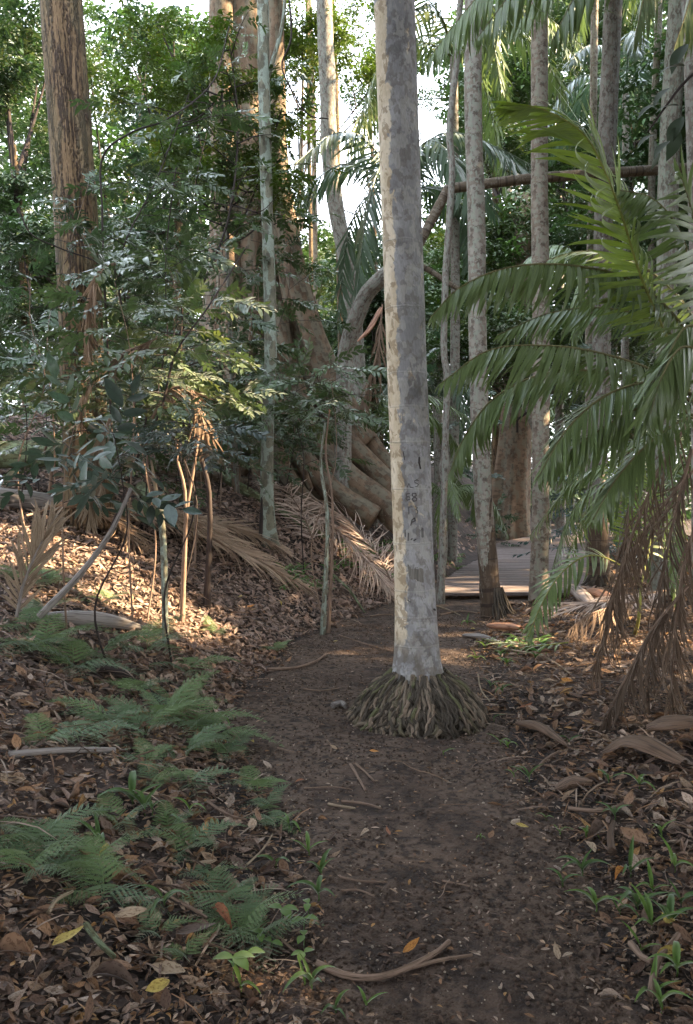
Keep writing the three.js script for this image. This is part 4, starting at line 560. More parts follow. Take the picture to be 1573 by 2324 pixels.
  sapling('leafy green bush right of the crooked stem', onGround(P(1000, 1100, 16).x, -16), P(1005, 780, 16), { n: 16, spread: 1.1, seed: 36, col: [0.037, 0.095, 0.034], name: 'forest_bush', cat: 'bush', from: 0.3 });
  for (const [label, l, rr] of [['dark liana arching from the left saplings up to the fig top', [[255, 1010, 8], [232, 480, 8], [236, 350, 8], [300, 300, 8], [370, 275, 8.2], [480, 190, 8.6], [520, 60, 9]], 0.012], ['thin liana crossing the rough tan trunk low down', [[45, 480, 6.5], [70, 530, 6.5], [140, 565, 6.6], [210, 590, 6.8], [300, 640, 7]], 0.007], ['forked dark liana hanging at the top beside the slender tree', [[655, -20, 9.5], [660, 90, 9.5], [640, 150, 9.5], [665, 210, 9.5], [700, 260, 9.6], [745, 270, 9.8]], 0.012], ['thin liana hanging before the fig', [[400, 380, 9], [390, 450, 9], [376, 600, 9], [380, 760, 9]], 0.008], ['dark curved twig before the slender tree', [[480, 460, 8.4], [540, 470, 8.4], [590, 480, 8.4], [625, 450, 8.4]], 0.006], ['leaning dark stem rising among the mid saplings', [[330, 1010, 6.8], [368, 920, 6.8], [400, 800, 6.8], [470, 700, 6.9], [560, 560, 7.2]], 0.011]]) tag(mesh('liana', tube(l.map(a => P(...a)), [rr, rr * 0.6], { sides: 7, segs: 50, tile: [0.1, 0.4], disp: (a, k, len) => rr * 0.5 * nz(a, len * 6, 2) }), M.darkTwig), label, 'liana', 'lianas and bare twigs on the left');
  // overhanging twig in the top right corner, leaves coloured dark as a silhouette
  { const t = thing('overhanging_twig', 'dark broad-leaved twig hanging in from the top right corner', 'twig'); const pts = [P(1640, 120, 3.4), P(1560, 180, 3.4), P(1505, 250, 3.4), P(1470, 300, 3.4)]; mesh('stem', tube(pts, [0.008, 0.003], { sides: 6, segs: 10 }), M.darkTwig, t); const lg = leafGeo({ st: 6, ratio: 0.5, bend: 0.5, fold: 0.1 }), silhouetteLeaf = green(0.025, 0.045, 0.018, { clearcoat: 0.3 }); [[1500, 200, -0.9, -0.4], [1480, 235, -1, -0.1], [1530, 265, -0.7, -0.8], [1500, 320, -0.8, -0.35], [1535, 150, -1, 0.2], [1515, 290, -0.2, -1], [1470, 305, -1, -0.15], [1465, 320, 0.2, -1], [1540, 100, -0.6, -0.5], [1520, 240, -0.9, 0.2]].forEach(([px, py, dx, dy], i) => { const l = mesh('leaf', lg, silhouetteLeaf, t); l.applyMatrix4(mat4(P(px + 20, py, 3.4 + 0.1 * (i % 3)), aim(V3(dx, dy - 0.2, 0.1), V3(0.2, 0.9, 0.3)), 0.10 + 0.02 * (i % 3))); }); }
}

// ---------------------------------------------------------------- near palm on the right: each frond and leaflet
{
  const d = 5.5, root = onGround(P(1640, 1500, d).x, -d), t = thing('near_palm', 'young palm at the right edge whose long fronds arch over the path side', 'palm', null, root);
  const F = (list) => list.map(([px, py, dd]) => P(px, py, dd ?? d).sub(root));
  const c = P(1640, 900, d).sub(root);
  mesh('trunk', tube([V3(0, -0.05, 0), c.clone().multiplyScalar(0.5), c], [0.07, 0.05], { sides: 14, segs: 14, tile: [0.3, 0.8] }), M.brown, t);
  frond(t, F([[1600, 980, 5.6], [1520, 780, 5.4], [1455, 630, 5.3], [1411, 490, 5.2], [1372, 388, 5.1], [1325, 305, 5.05], [1240, 252, 5], [1150, 232, 5]]), M.youngLitFrond, M.rachisLit, { n: 54, len: 0.54, width: 0.034, up: V3(0.45, 0.4, 1), ang: [0.95, 0.22], lift: -0.05, droop: 0.36, seed: 1, from: 0.3, r0: 0.012 });
  frond(t, F([[1610, 880, 5.6], [1545, 735, 5.5], [1440, 640, 5.4], [1300, 603, 5.2], [1150, 608, 5], [1040, 655, 4.9], [978, 720, 4.8]]), M.frond, M.rachis, { n: 52, len: 0.43, width: 0.033, up: V3(0, 1, 0.3), ang: [1.15, 0.45], lift: 0.15, droop: 0.95, seed: 2, from: 0.2 });
  frond(t, F([[1610, 930, 5.5], [1500, 850, 5.3], [1380, 806, 5.1], [1250, 785, 4.9], [1110, 795, 4.8], [1000, 870, 4.7]]), M.frond, M.rachis, { n: 54, len: 0.42, width: 0.027, up: V3(0, 1, 0.5), ang: [1.1, 0.45], lift: 0.15, droop: 0.75, seed: 3, from: 0.22 });
  frond(t, F([[1600, 960, 5.9], [1400, 850, 5.9], [1230, 850, 5.9], [1120, 905, 5.9], [1055, 990, 5.9], [1020, 1075, 5.9]]), M.frond, M.rachis, { n: 50, len: 0.42, width: 0.027, up: V3(-0.3, 1, 0.5), ang: [1.0, 0.4], lift: 0.05, droop: 0.8, seed: 4, from: 0.35 });
  frond(t, F([[1610, 930, 5.2], [1530, 900, 5.0], [1440, 930, 4.9], [1340, 990, 4.8], [1240, 1065, 4.7]]), M.frond, M.rachis, { n: 50, len: 0.44, width: 0.022, up: V3(0, 1, 0.4), ang: [1.0, 0.35], lift: 0.15, droop: 0.55, seed: 5, from: 0.15 });
  frond(t, F([[1625, 860, 4.9], [1600, 760, 4.7], [1560, 740, 4.6], [1520, 800, 4.5], [1490, 880, 4.4]]), M.frond, M.rachis, { n: 26, len: 0.5, width: 0.032, up: V3(0.3, 1, 0.6), ang: [0.9, 0.4], lift: 0.1, droop: 0.9, seed: 6, from: 0.15 });
  frond(t, F([[1620, 880, 5.6], [1580, 650, 5.5], [1540, 520, 5.4], [1480, 450, 5.3], [1400, 430, 5.2]]), M.frond, M.rachis, { n: 34, len: 0.42, width: 0.030, up: V3(0.2, 1, 0.4), ang: [1.0, 0.4], lift: 0.1, droop: 0.8, seed: 7, from: 0.25 });
  frond(t, F([[1640, 860, 6.2], [1560, 700, 6.4], [1450, 600, 6.5], [1330, 570, 6.6], [1240, 590, 6.6]]), M.frond, M.rachis, { n: 30, len: 0.36, width: 0.028, up: V3(0, 1, -0.2), ang: [1.1, 0.4], lift: 0.1, droop: 0.6, seed: 8, from: 0.2 });
  frond(t, F([[1610, 920, 5.0], [1510, 868, 4.9], [1390, 890, 4.8], [1290, 970, 4.7], [1220, 1085, 4.7]]), M.frond, M.rachis, { n: 48, len: 0.4, width: 0.022, up: V3(0, 1, 0.5), ang: [1.1, 0.4], lift: 0.12, droop: 0.6, seed: 15, from: 0.18 });
  frond(t, F([[1620, 950, 5.3], [1560, 950, 5.2], [1480, 1000, 5.1], [1400, 1085, 5.0], [1345, 1180, 5.0]]), M.frond, M.rachis, { n: 44, len: 0.38, width: 0.021, up: V3(0, 1, 0.5), ang: [1.0, 0.4], lift: 0.12, droop: 0.55, seed: 16, from: 0.15 });
  frond(t, F([[1620, 880, 5.8], [1500, 740, 5.8], [1380, 700, 5.8], [1250, 710, 5.8], [1130, 760, 5.8]]), M.frond, M.rachis, { n: 48, len: 0.36, width: 0.025, up: V3(0, 1, 0.4), ang: [1.1, 0.4], lift: 0.12, droop: 0.7, seed: 17, from: 0.2 });
  frond(t, F([[1625, 900, 4.7], [1590, 800, 4.5], [1545, 790, 4.4], [1500, 860, 4.3], [1470, 960, 4.3]]), M.frond, M.rachis, { n: 26, len: 0.42, width: 0.028, up: V3(0.3, 1, 0.6), ang: [0.9, 0.4], lift: 0.1, droop: 0.9, seed: 18, from: 0.15 });
  frond(t, F([[1630, 880, 5.2], [1590, 620, 5.0], [1570, 480, 4.9], [1545, 400, 4.8]]), M.frond, M.rachis, { n: 22, len: 0.5, width: 0.035, up: V3(0.4, 0.6, 0.8), ang: [0.9, 0.4], droop: 0.7, seed: 9, from: 0.3 });
}
{ // palm whose crown hangs into the top right of the picture
  const d = 7.6, root = onGround(P(1600, 1100, 9).x, -9), t = thing('tall_palm', 'tall palm right of the picture whose dark leaflets fringe the top right', 'palm', null, root), c = P(1560, -330, 8).sub(root);
  mesh('trunk', tube([V3(0, -0.05, 0), c.clone().multiplyScalar(0.5).add(V3(0.05, 0, 0)), c], [0.12, 0.1], { sides: 16, segs: 30, tile: [0.5, 1.1] }), M.palm, t);
  [[[1560, -330, 8], [1450, -300, 7.4], [1300, -170, 7], [1180, -40, 6.8], [1080, 90, 6.7]], [[1560, -330, 8], [1480, -280, 7.2], [1380, -130, 6.8], [1300, 0, 6.6], [1250, 100, 6.5]], [[1560, -330, 8], [1530, -270, 7.2], [1490, -120, 6.6], [1460, 0, 6.3], [1440, 90, 6.2]], [[1560, -330, 8], [1420, -300, 8.2], [1230, -160, 8.2], [1060, 20, 8.2], [960, 150, 8.2]], [[1560, -330, 8], [1600, -260, 7.4], [1590, -100, 6.8], [1560, 20, 6.6], [1530, 110, 6.5]], [[1560, -330, 8], [1440, -320, 9], [1340, -180, 9.4], [1230, -20, 9.6], [1150, 80, 9.6]]].forEach((l, i) => frond(t, l.map(a => P(...a).sub(root)), M.frond, M.rachis, { n: 40, len: 0.62, width: 0.034, ang: [1.1, 0.4], lift: 0, droop: 1.9, seed: 50 + i, from: 0.3 }));
}
// small dark green palm low on the right, and its flattened neighbour
{
  const root = G(1440, 1440), t = thing('low_palm', 'low palm shoot with one dark arching frond over the fallen sheaths', 'palm', null, root), F = l => l.map(a => P(...a).sub(root));
  frond(t, F([[1455, 1330, 7.4], [1395, 1275, 7.2], [1331, 1262, 7.0], [1275, 1300, 6.9], [1230, 1370, 6.8], [1196, 1450, 6.7]]), M.frond, M.rachisLit, { n: 24, len: 0.31, width: 0.030, up: V3(-0.5, 0.7, 0.9), ang: [1.05, 0.35], droop: 0.35, lift: 0.05, seed: 11, from: 0.3, r0: 0.009 });
  frond(t, F([[1455, 1330, 7.4], [1480, 1200, 7.8], [1475, 1100, 8.2], [1440, 1050, 8.4]]), M.youngLitFrond, M.rachisLit, { n: 20, len: 0.42, width: 0.03, up: V3(0, 0.3, 1), ang: [1.0, 0.4], droop: 0.3, seed: 12, from: 0.25, r0: 0.009 });
  mesh('stem', tube([V3(0, 0, 0), F([[1450, 1400, 7.3]])[0], F([[1455, 1330, 7.4]])[0]], [0.02, 0.012], { sides: 7, segs: 8 }), M.rachisLit, t);
  const lie = thing('fallen_green_frond', 'fallen green frond lying flat below the low palm shoot', 'fallen frond'); frond(lie, [[1290, 1475], [1230, 1482], [1160, 1478], [1095, 1465]].map(([x, y]) => G(x, y, 0.07)), M.frond, M.rachisLit, { n: 16, len: 0.30, width: 0.034, ang: [1.0, 0.4], droop: 0.05, lift: 0.1, seed: 13, from: 0.05, r0: 0.008 });
  const sp = thing('bright_fern_palm', 'sunlit yellow-green feather frond glowing behind the dead fronds', 'palm', null, onGround(P(1420, 1150, 9).x, -9)); const q = sp.position; frond(sp, [[1450, 1330, 9], [1425, 1200, 9], [1405, 1100, 9], [1395, 1040, 9]].map(a => P(...a).sub(q)), M.youngLitFrond, M.rachisLit, { n: 20, len: 0.3, width: 0.03, up: V3(0, 0.2, 1), ang: [1.0, 0.5], droop: 0.2, seed: 14, from: 0.3, r0: 0.009 });
}

// ---------------------------------------------------------------- dead fronds
function deadFrond(label, pts, mat, o, rach = M.twig) { const t = thing('dead_frond', label, 'dead frond', o.group); frond(t, pts, mat, rach, { n: 36, width: 0.022, jitter: 0.3, curl: 1.6, ...o }, 'midrib'); return t; }
const lay = (list, lift = 0.05) => list.map(([x, y, l]) => G(x, y, l ?? lift));
const layD = list => list.map(([px, d, l]) => { const x = P(px, 1100, d).x; return onGround(x, -d, l); });
const DG = 'dead palm fronds on the bank', HG = 'dead fronds hanging at the right edge';
deadFrond('brown dead frond lying across the bank below the broken stump', lay([[250, 1210, 0.25], [400, 1235, 0.25], [540, 1285, 0.2], [700, 1350, 0.08]]), M.dryStraw, { up: V3(0.35, 1, 0.25), n: 105, len: 0.75, width: 0.018, ang: [0.75, 0.3], droop: 0.0, lift: 0.05, jitter: 0.12, seed: 1, group: DG });
deadFrond('brown dead frond overlapping it from the left heap', lay([[190, 1195, 0.3], [330, 1215, 0.3], [460, 1235, 0.25], [560, 1260, 0.14]]), M.dryStraw, { up: V3(0.35, 1, 0.25), n: 95, len: 0.75, width: 0.018, ang: [0.7, 0.3], droop: 0.0, lift: 0.05, jitter: 0.14, seed: 2, group: DG });
deadFrond('pale dry frond heaped at the foot of the buttress', layD([[905, 11.0, 0.12], [850, 11.7, 0.34], [770, 12.0, 0.42], [670, 12.0, 0.22]]), M.dryPale, { n: 84, len: 0.75, width: 0.017, jitter: 0.5, ang: [0.9, 0.45], droop: 0.14, lift: 0.1, seed: 3, group: DG });
deadFrond('pale dry frond curving down toward the carved palm', layD([[650, 11.5, 0.22], [740, 11.5, 0.36], [820, 11.3, 0.36], [890, 10.9, 0.15]]), M.dryPale, { n: 80, len: 0.7, width: 0.017, jitter: 0.5, ang: [0.9, 0.4], droop: 0.12, lift: 0.05, seed: 4, group: DG });
deadFrond('pale dry frond lying on top of the heap left of the hollow sheath', layD([[720, 10.9, 0.14], [690, 11.3, 0.3], [640, 11.8, 0.34], [590, 12.2, 0.2]]), M.dryPale, { n: 70, len: 0.6, width: 0.017, jitter: 0.5, ang: [1.0, 0.45], droop: 0.1, lift: 0.05, seed: 35, group: DG });
deadFrond('brown dry frond crossing the bank above the stump foot', lay([[330, 1190, 0.12], [450, 1205, 0.14], [560, 1225, 0.12], [650, 1260, 0.06]]), M.dryStraw, { up: V3(0.35, 1, 0.25), n: 95, len: 0.7, width: 0.018, ang: [0.7, 0.3], droop: 0.0, lift: 0.05, jitter: 0.14, seed: 36, group: DG });
deadFrond('grey-brown dead frond standing at the left edge', [P(38, 1400, 5), P(52, 1330, 5), P(85, 1250, 5), P(128, 1170, 5.1)], M.dryGold, { n: 22, len: 0.36, width: 0.024, up: V3(0.5, 0.3, 1), ang: [0.7, 0.35], droop: -0.35, lift: 0, seed: 5, from: 0.05, group: DG }, M.greyWood);
deadFrond('dry frond caught in the sapling before the rough tan trunk', [P(262, 598, 6.6), P(225, 615, 6.6), P(205, 680, 6.6), P(200, 790, 6.6)], M.dryFrond, { n: 30, len: 0.42, up: V3(-0.7, 0.4, 0.7), ang: [0.6, 0.3], droop: 1.0, seed: 6, from: 0.1, group: 'dead fronds caught in saplings' });
deadFrond('brown dry frond drooping left of the broken stump', [P(250, 950, 6), P(225, 1010, 6), P(215, 1090, 6), P(205, 1190, 6)], M.dryGold, { n: 26, len: 0.34, up: V3(0.3, 0.3, 1), ang: [0.5, 0.25], droop: 0.9, seed: 7, from: 0.05, group: 'dead fronds caught in saplings' });
deadFrond('dull dry frond arched over the sapling stems', [P(345, 950, 7), P(385, 885, 7), P(430, 880, 7), P(462, 960, 7), P(470, 1030, 7)], M.dryBrown, { n: 28, len: 0.4, up: V3(0, 1, 0.3), ang: [0.8, 0.35], droop: 0.7, seed: 8, from: 0.1, group: 'dead fronds caught in saplings' });
deadFrond('thin dry frond hooked on the rough tan trunk', [P(250, 820, 7), P(215, 850, 7), P(192, 900, 7), P(180, 960, 7)], M.dryFrond, { n: 22, len: 0.36, up: V3(-0.5, 0.6, 0.6), ang: [0.5, 0.25], droop: 0.5, seed: 9, from: 0.1, group: 'dead fronds caught in saplings' });
deadFrond('dark dry frond hanging among sapling leaves at mid height', [P(360, 765, 6.8), P(320, 785, 6.8), P(280, 800, 6.8), P(255, 840, 6.8)], M.dryBrown, { n: 22, len: 0.3, up: V3(-0.2, 1, 0.4), ang: [0.8, 0.3], droop: 0.4, seed: 10, from: 0.1, group: 'dead fronds caught in saplings' });
for (const [i, a] of [
  ['long brown frond hanging from the right edge down to the litter', [[1560, 960, 5.4], [1490, 1080, 5.4], [1420, 1260, 5.5], [1375, 1420, 5.6], [1340, 1560, 5.7]], 0.55],
  ['grey-brown hanging frond close to the right edge', [[1570, 1020, 5.2], [1525, 1200, 5.2], [1490, 1400, 5.2], [1460, 1600, 5.2]], 0.5],
  ['dead frond hanging straight beside the right edge', [[1590, 1150, 4.9], [1550, 1300, 4.9], [1530, 1470, 4.9], [1520, 1640, 4.9]], 0.45],
  ['thin dead frond hanging behind the low palm shoot', [[1440, 1060, 6.4], [1425, 1180, 6.4], [1405, 1330, 6.4], [1400, 1470, 6.4]], 0.4],
  ['dead frond slanting from the right edge to the sheaths', [[1580, 1060, 5.8], [1480, 1180, 5.8], [1410, 1300, 5.9], [1370, 1400, 6.0]], 0.45],
  ['tangled dry frond at the foot of the right edge', [[1560, 1330, 4.9], [1480, 1430, 4.9], [1420, 1540, 4.9], [1370, 1640, 4.9]], 0.4],
].entries()) deadFrond(a[0], a[1].map(p => P(...p)), i % 2 ? M.dryHang : M.dryHangTan, { n: 46, len: a[2], width: 0.013, up: V3(0.5, 0.3, 1), ang: [0.7, 0.3], droop: 0.85, seed: 20 + i, from: 0.05, jitter: 0.6, group: HG });
deadFrond('pinkish dry frond lying level under the low palm shoot', lay([[1530, 1400, 0.32], [1420, 1420, 0.3], [1310, 1430, 0.26], [1220, 1425, 0.2]]), M.dryPale, { n: 40, len: 0.5, ang: [0.45, 0.2], droop: 0.04, lift: 0.05, seed: 30, group: HG });
deadFrond('dry frond tips spilling over the green fallen frond', lay([[1470, 1440, 0.35], [1400, 1450, 0.33], [1330, 1465, 0.28], [1290, 1480, 0.2]]), M.dryFrond, { n: 30, len: 0.36, ang: [0.8, 0.4], droop: 0.9, lift: 0, seed: 31, group: HG });
deadFrond('dry frond sticking out behind the left heap', lay([[60, 1215, 0.2], [150, 1200, 0.25], [240, 1215, 0.2], [320, 1260, 0.1]]), M.dryFrond, { n: 60, len: 0.6, width: 0.018, ang: [0.6, 0.3], droop: 0.0, lift: 0.1, seed: 32, group: DG });
deadFrond('brown fallen frond beside the boardwalk, right of the carved palm', lay([[990, 1190, 0.15], [1010, 1230, 0.2], [1040, 1270, 0.1]]), M.dryPale, { n: 26, len: 0.45, ang: [0.9, 0.4], droop: 0.3, lift: 0.1, seed: 33, group: DG });
deadFrond('red-brown dry frond hanging from the leaning pale trunk', [P(868, 690, 12), P(862, 760, 12), P(850, 840, 12), P(815, 930, 12)], M.dryBrown, { n: 24, len: 0.6, width: 0.03, up: V3(-0.3, 0.3, 1), ang: [0.5, 0.25], droop: 0.9, seed: 34, group: 'dead fronds caught in saplings' });

// ---------------------------------------------------------------- sheaths, logs, roots, stumps
function sheath(label, pts, w, mat, o = {}) { // a curled leaf base: an open trough
  const { open = 1.1, roll = 0, seed = 1, flat = 0.7 } = o, curve = new THREE.CatmullRomCurve3(pts), N = 26, K = 14, pos = [], uv = [], idx = [];
  for (let i = 0; i <= N; i++) { const t = i / N, p = curve.getPoint(t), T = curve.getTangent(t), S = new THREE.Vector3().crossVectors(T, V3(0, 1, 0)).normalize(), U = new THREE.Vector3().crossVectors(S, T), ww = w * Math.pow(Math.sin(Math.PI * clamp(0.1 + 0.82 * t)), 0.6) * (o.taper ? lerp(1, o.taper, t) : 1); for (let j = 0; j <= K; j++) { const a = (j / K - 0.5) * 2 * (Math.PI - open) + Math.PI / 2 + roll, rr = ww * (1 + 0.35 * nz(t * 5 + seed, j * 0.5, 3)); pos.push(p.x + S.x * Math.cos(a) * rr + U.x * Math.sin(a) * rr * flat, p.y + S.y * Math.cos(a) * rr + U.y * Math.sin(a) * rr * flat, p.z + S.z * Math.cos(a) * rr + U.z * Math.sin(a) * rr * flat); uv.push(j / K * 0.6, t * 0.8); if (i && j) { const k = i * (K + 1) + j; idx.push(k, k - 1, k - K - 2, k, k - K - 2, k - K - 1); } } }
  return tag(mesh('palm_sheath', geoFrom(pos, idx, uv), mat), label, 'palm sheath', 'fallen palm sheaths');
}
sheath('big grey palm sheath lying on the ferns at the left', lay([[95, 1418, 0.06], [170, 1425, 0.08], [250, 1432, 0.08], [318, 1440, 0.06]]), 0.085, M.greyWood, { open: 0.5, seed: 1 });
sheath('pale curled sheath rolled beside the stout right palm', lay([[1292, 1345, 0.1], [1320, 1368, 0.1], [1348, 1395, 0.08]]), 0.10, M.sheath, { open: 0.5, seed: 2 });
sheath('orange-brown sheath behind the rolled pale one', lay([[1330, 1365, 0.12], [1365, 1370, 0.12], [1400, 1385, 0.06]]), 0.09, M.rustSheath, { open: 1.0, seed: 3 });
sheath('pinkish sheath at the foot of the spotted palm', lay([[1108, 1432, 0.06], [1145, 1434, 0.06], [1182, 1436, 0.05]]), 0.06, M.rustSheath, { open: 0.5, seed: 4 });
sheath('flat grey sheath pointing at the path, left of the seedlings', lay([[1052, 1448, 0.03], [1090, 1452, 0.04], [1150, 1470, 0.03]]), 0.05, M.greyWood, { open: 0.9, seed: 5, taper: 0.3 });
sheath('dark curved sheath in the right litter beside the root mound', lay([[1176, 1655, 0.04], [1225, 1672, 0.06], [1290, 1705, 0.03]]), 0.05, M.brownSheath, { open: 1.0, seed: 6, taper: 0.5 });
sheath('large leathery brown sheath at the right edge', lay([[1375, 1720, 0.03], [1440, 1725, 0.09], [1550, 1755, 0.05]]), 0.11, M.brownSheath, { open: 1.5, seed: 7, flat: 0.4, roll: 0.3 });
sheath('blunt brown sheath end poking in above the leathery one', lay([[1470, 1700, 0.12], [1520, 1705, 0.16], [1590, 1700, 0.16]]), 0.08, M.brownSheath, { open: 1.2, seed: 8, flat: 0.5 });
sheath('short brown curled sheath on the right litter', lay([[1262, 1800, 0.02], [1300, 1792, 0.04], [1345, 1790, 0.03]]), 0.04, M.brownSheath, { open: 0.9, seed: 9 });
sheath('dark hollow sheath below the pale frond heap', lay([[758, 1222, 0.04], [790, 1216, 0.09], [832, 1240, 0.04]]), 0.13, M.rustSheath, { open: 1.2, seed: 10 });
sheath('red-brown torn spathe hanging before the leaning pale trunk', [P(868, 700, 11.5), P(840, 750, 11.5), P(812, 775, 11.5)], 0.11, M.rustSheath, { open: 1.4, seed: 11, taper: 0.4 });
const logG = 'roots and logs on the bank';
function log(name, label, pts, r0, r1, mat, cat) { return tag(mesh(name, tube(pts, [r0, r1], { sides: 12, segs: 30, tile: [0.35, 0.8], disp: (a, k, len) => r0 * 0.25 * nz(a * 1.3, len * 4, 2) }), mat), label, cat, logG); }
log('surface_root', 'thick mossy root running from the fig down past the slender tree', lay([[440, 1050, 0.06], [530, 1110, 0.08], [640, 1170, 0.06], [740, 1225, 0.02]]), 0.09, 0.05, M.moss, 'root');
log('surface_root', 'mossy root sloping left of the thin stem on the bank', lay([[320, 1120, 0.08], [360, 1160, 0.08], [415, 1205, 0.03]]), 0.09, 0.06, M.moss, 'root');
log('fallen_log', 'brown fallen log in shade behind the fig saplings', lay([[330, 1070, 0.08], [420, 1090, 0.1], [560, 1105, 0.08]]), 0.11, 0.08, M.brown, 'log');
log('fallen_log', 'dark mossy log at the left edge behind the plants', [P(-20, 1035, 9.5), P(70, 1030, 9.5), P(180, 1030, 9.5)], 0.17, 0.15, M.moss, 'log');
log('fallen_log', 'smooth grey fallen log at the left edge below the sunlit ground', lay([[-20, 1150, 0.1], [80, 1160, 0.12], [235, 1178, 0.06]]), 0.12, 0.08, M.greyWood, 'log');
log('surface_root', 'pale mossy root arching above the path edge', lay([[640, 1335, 0.02], [700, 1332, 0.05], [750, 1350, 0.02]]), 0.022, 0.016, M.moss, 'root');
log('surface_root', 'twisted root running down to the path beside the arching one', lay([[750, 1305, 0.03], [790, 1345, 0.05], [828, 1392, 0.01]]), 0.024, 0.012, M.moss, 'root');
log('fallen_branch', 'dark branch lying among the left ferns', lay([[195, 1525, 0.05], [270, 1545, 0.06], [360, 1600, 0.04]]), 0.030, 0.022, M.darkTwig, 'branch');
log('fallen_branch', 'grey branch across the left litter below the ferns', lay([[20, 1728, 0.03], [130, 1722, 0.04], [260, 1715, 0.03]]), 0.016, 0.013, M.greyWood, 'branch');
tag(mesh('dead_midrib', tube([P(298, 1108, 5.3), P(250, 1210, 5.35), P(180, 1305, 5.4), P(90, 1398, 5.45)], [0.012, 0.026], { sides: 8, segs: 24, tile: [0.1, 0.5] }), M.greyWood), 'long grey frond midrib leaning down to the left above the big grey sheath', 'dead midrib');
{ // broken stump and thin stems
  const d = 6.6, f = onGround(P(375, 1305, d).x, -d, -0.03), t = thing('broken_stump', 'pale broken sapling stump with a splintered top, on the bank', 'stump', null, f), q = a => P(a[0], a[1], d).sub(f);
  mesh('stem', tube([V3(0, 0, 0), q([370, 1220]), q([362, 1150])], [0.027, 0.029], { sides: 10, segs: 14, tile: [0.2, 0.5], disp: (a, k, len) => 0.004 * nz(a * 1.5, len * 9, 2) }), M.lichen, t);
  mesh('splinter', tube([q([358, 1160]), q([352, 1100]), q([343, 1045])], [0.026, 0.008], { sides: 6, segs: 6, tile: [0.1, 0.4] }), M.paleTwig, t);
  mesh('splinter', tube([q([362, 1160]), q([368, 1130]), q([374, 1105])], [0.022, 0.007], { sides: 6, segs: 6, tile: [0.1, 0.4] }), M.paleTwig, t);
  mesh('splinter', tube([q([352, 1150]), q([338, 1090]), q([334, 1030])], [0.014, 0.008], { sides: 6, segs: 6, tile: [0.1, 0.4] }), M.twig, t);
  const stems = [['thin straight stem behind the broken stump', 412, 1200, 408, 960, 7.4, 0.016], ['dark fibrous stem right of the broken stump', 468, 1215, 462, 940, 8, 0.024], ['green-grey stem right of the slender tree', 732, 1275, 738, 960, 8.6, 0.020], ['thin leaning stem beside the green-grey one', 745, 1255, 748, 930, 8.7, 0.014], ['sunlit pale dead stick standing at the left', 105, 1080, 112, 1000, 9, 0.018]];
  for (const [label, x0, y0, x1, y1, dd, rr] of stems) { const b = onGround(P(x0, y0, dd).x, -dd, -0.03); tag(mesh('bare_stem', tube([b, P(x0 + (x1 - x0) * 0.3 + 9, y0 + (y1 - y0) * 0.35, dd), P(x0 + (x1 - x0) * 0.7 - 8, y0 + (y1 - y0) * 0.7, dd + 0.1), P(x1, y1, dd)], k => rr * (1.25 - 0.7 * k) + rr * 0.6 * Math.exp(-k * 14), { sides: 8, segs: 12, tile: [0.15, 0.5] }), rr === 0.024 ? M.darkTwig : rr === 0.020 ? M.lichen : M.twig), label, 'stem', 'bare stems on the bank'); }
}

// ---------------------------------------------------------------- telling small things apart in words
const MARKS = [['the big grey sheath', 200, 1428], ['the broken stump', 372, 1290], ['the root mound', 950, 1640], ['the thick brown stick', 520, 1662], ['the dark branch', 275, 1552], ['the long grey branch', 140, 1722], ['the large orange leaf', 470, 1918], ['the folded big leaf', 190, 1785], ['the bottom left corner', 50, 2270], ['the forked long branch', 870, 2225], ['the straight pale twig', 592, 1948], ['the curved stick', 680, 1515], ['the spotted palm', 1110, 1400], ['the flat grey sheath', 1095, 1452], ['the leathery sheath', 1450, 1728], ['the dark curved sheath', 1230, 1675], ['the short curled sheath', 1300, 1793], ['the stubby upright stick', 1390, 1925], ['the bent branch at lower right', 1495, 2215], ['the crossed sticks', 820, 1770], ['the flat tan leaf', 1268, 2194], ['the fallen green frond', 1200, 1480], ['the standing dead frond', 70, 1270], ['the slender grey tree', 610, 1245], ['the green-grey stem', 733, 1268], ['the dark hollow sheath', 795, 1225], ['the arching mossy root', 700, 1335], ['the boardwalk front', 1060, 1345], ['the pale leaf on the path', 838, 1897], ['the brown edge leaf', 590, 1885], ['the upright long leaf', 70, 2195], ['the reddish litter leaf', 480, 2090], ['the bank leaf pile', 430, 1370]], saidBefore = new Set();
function whereabouts(px, py, make) { // a phrase by the nearest landmarks that no other label has used
  const near = MARKS.map(([n, x, y]) => [Math.hypot((px - x), (py - y) * 1.3), n, px - x, py - y]).sort((a, b) => a[0] - b[0]).slice(0, 7); let first = null;
  for (const [dist, n, dx, dy] of near) { const rel = Math.abs(dx) > Math.abs(dy) * 1.2 ? (dx < 0 ? 'left of' : 'right of') : (dy < 0 ? 'above' : 'below'), how = dist < 60 ? 'close ' : dist < 130 ? '' : 'well '; const l = make(`${how}${rel} ${n}`); first = first || l; if (!saidBefore.has(l)) { saidBefore.add(l); return l; } }
  return first;
}
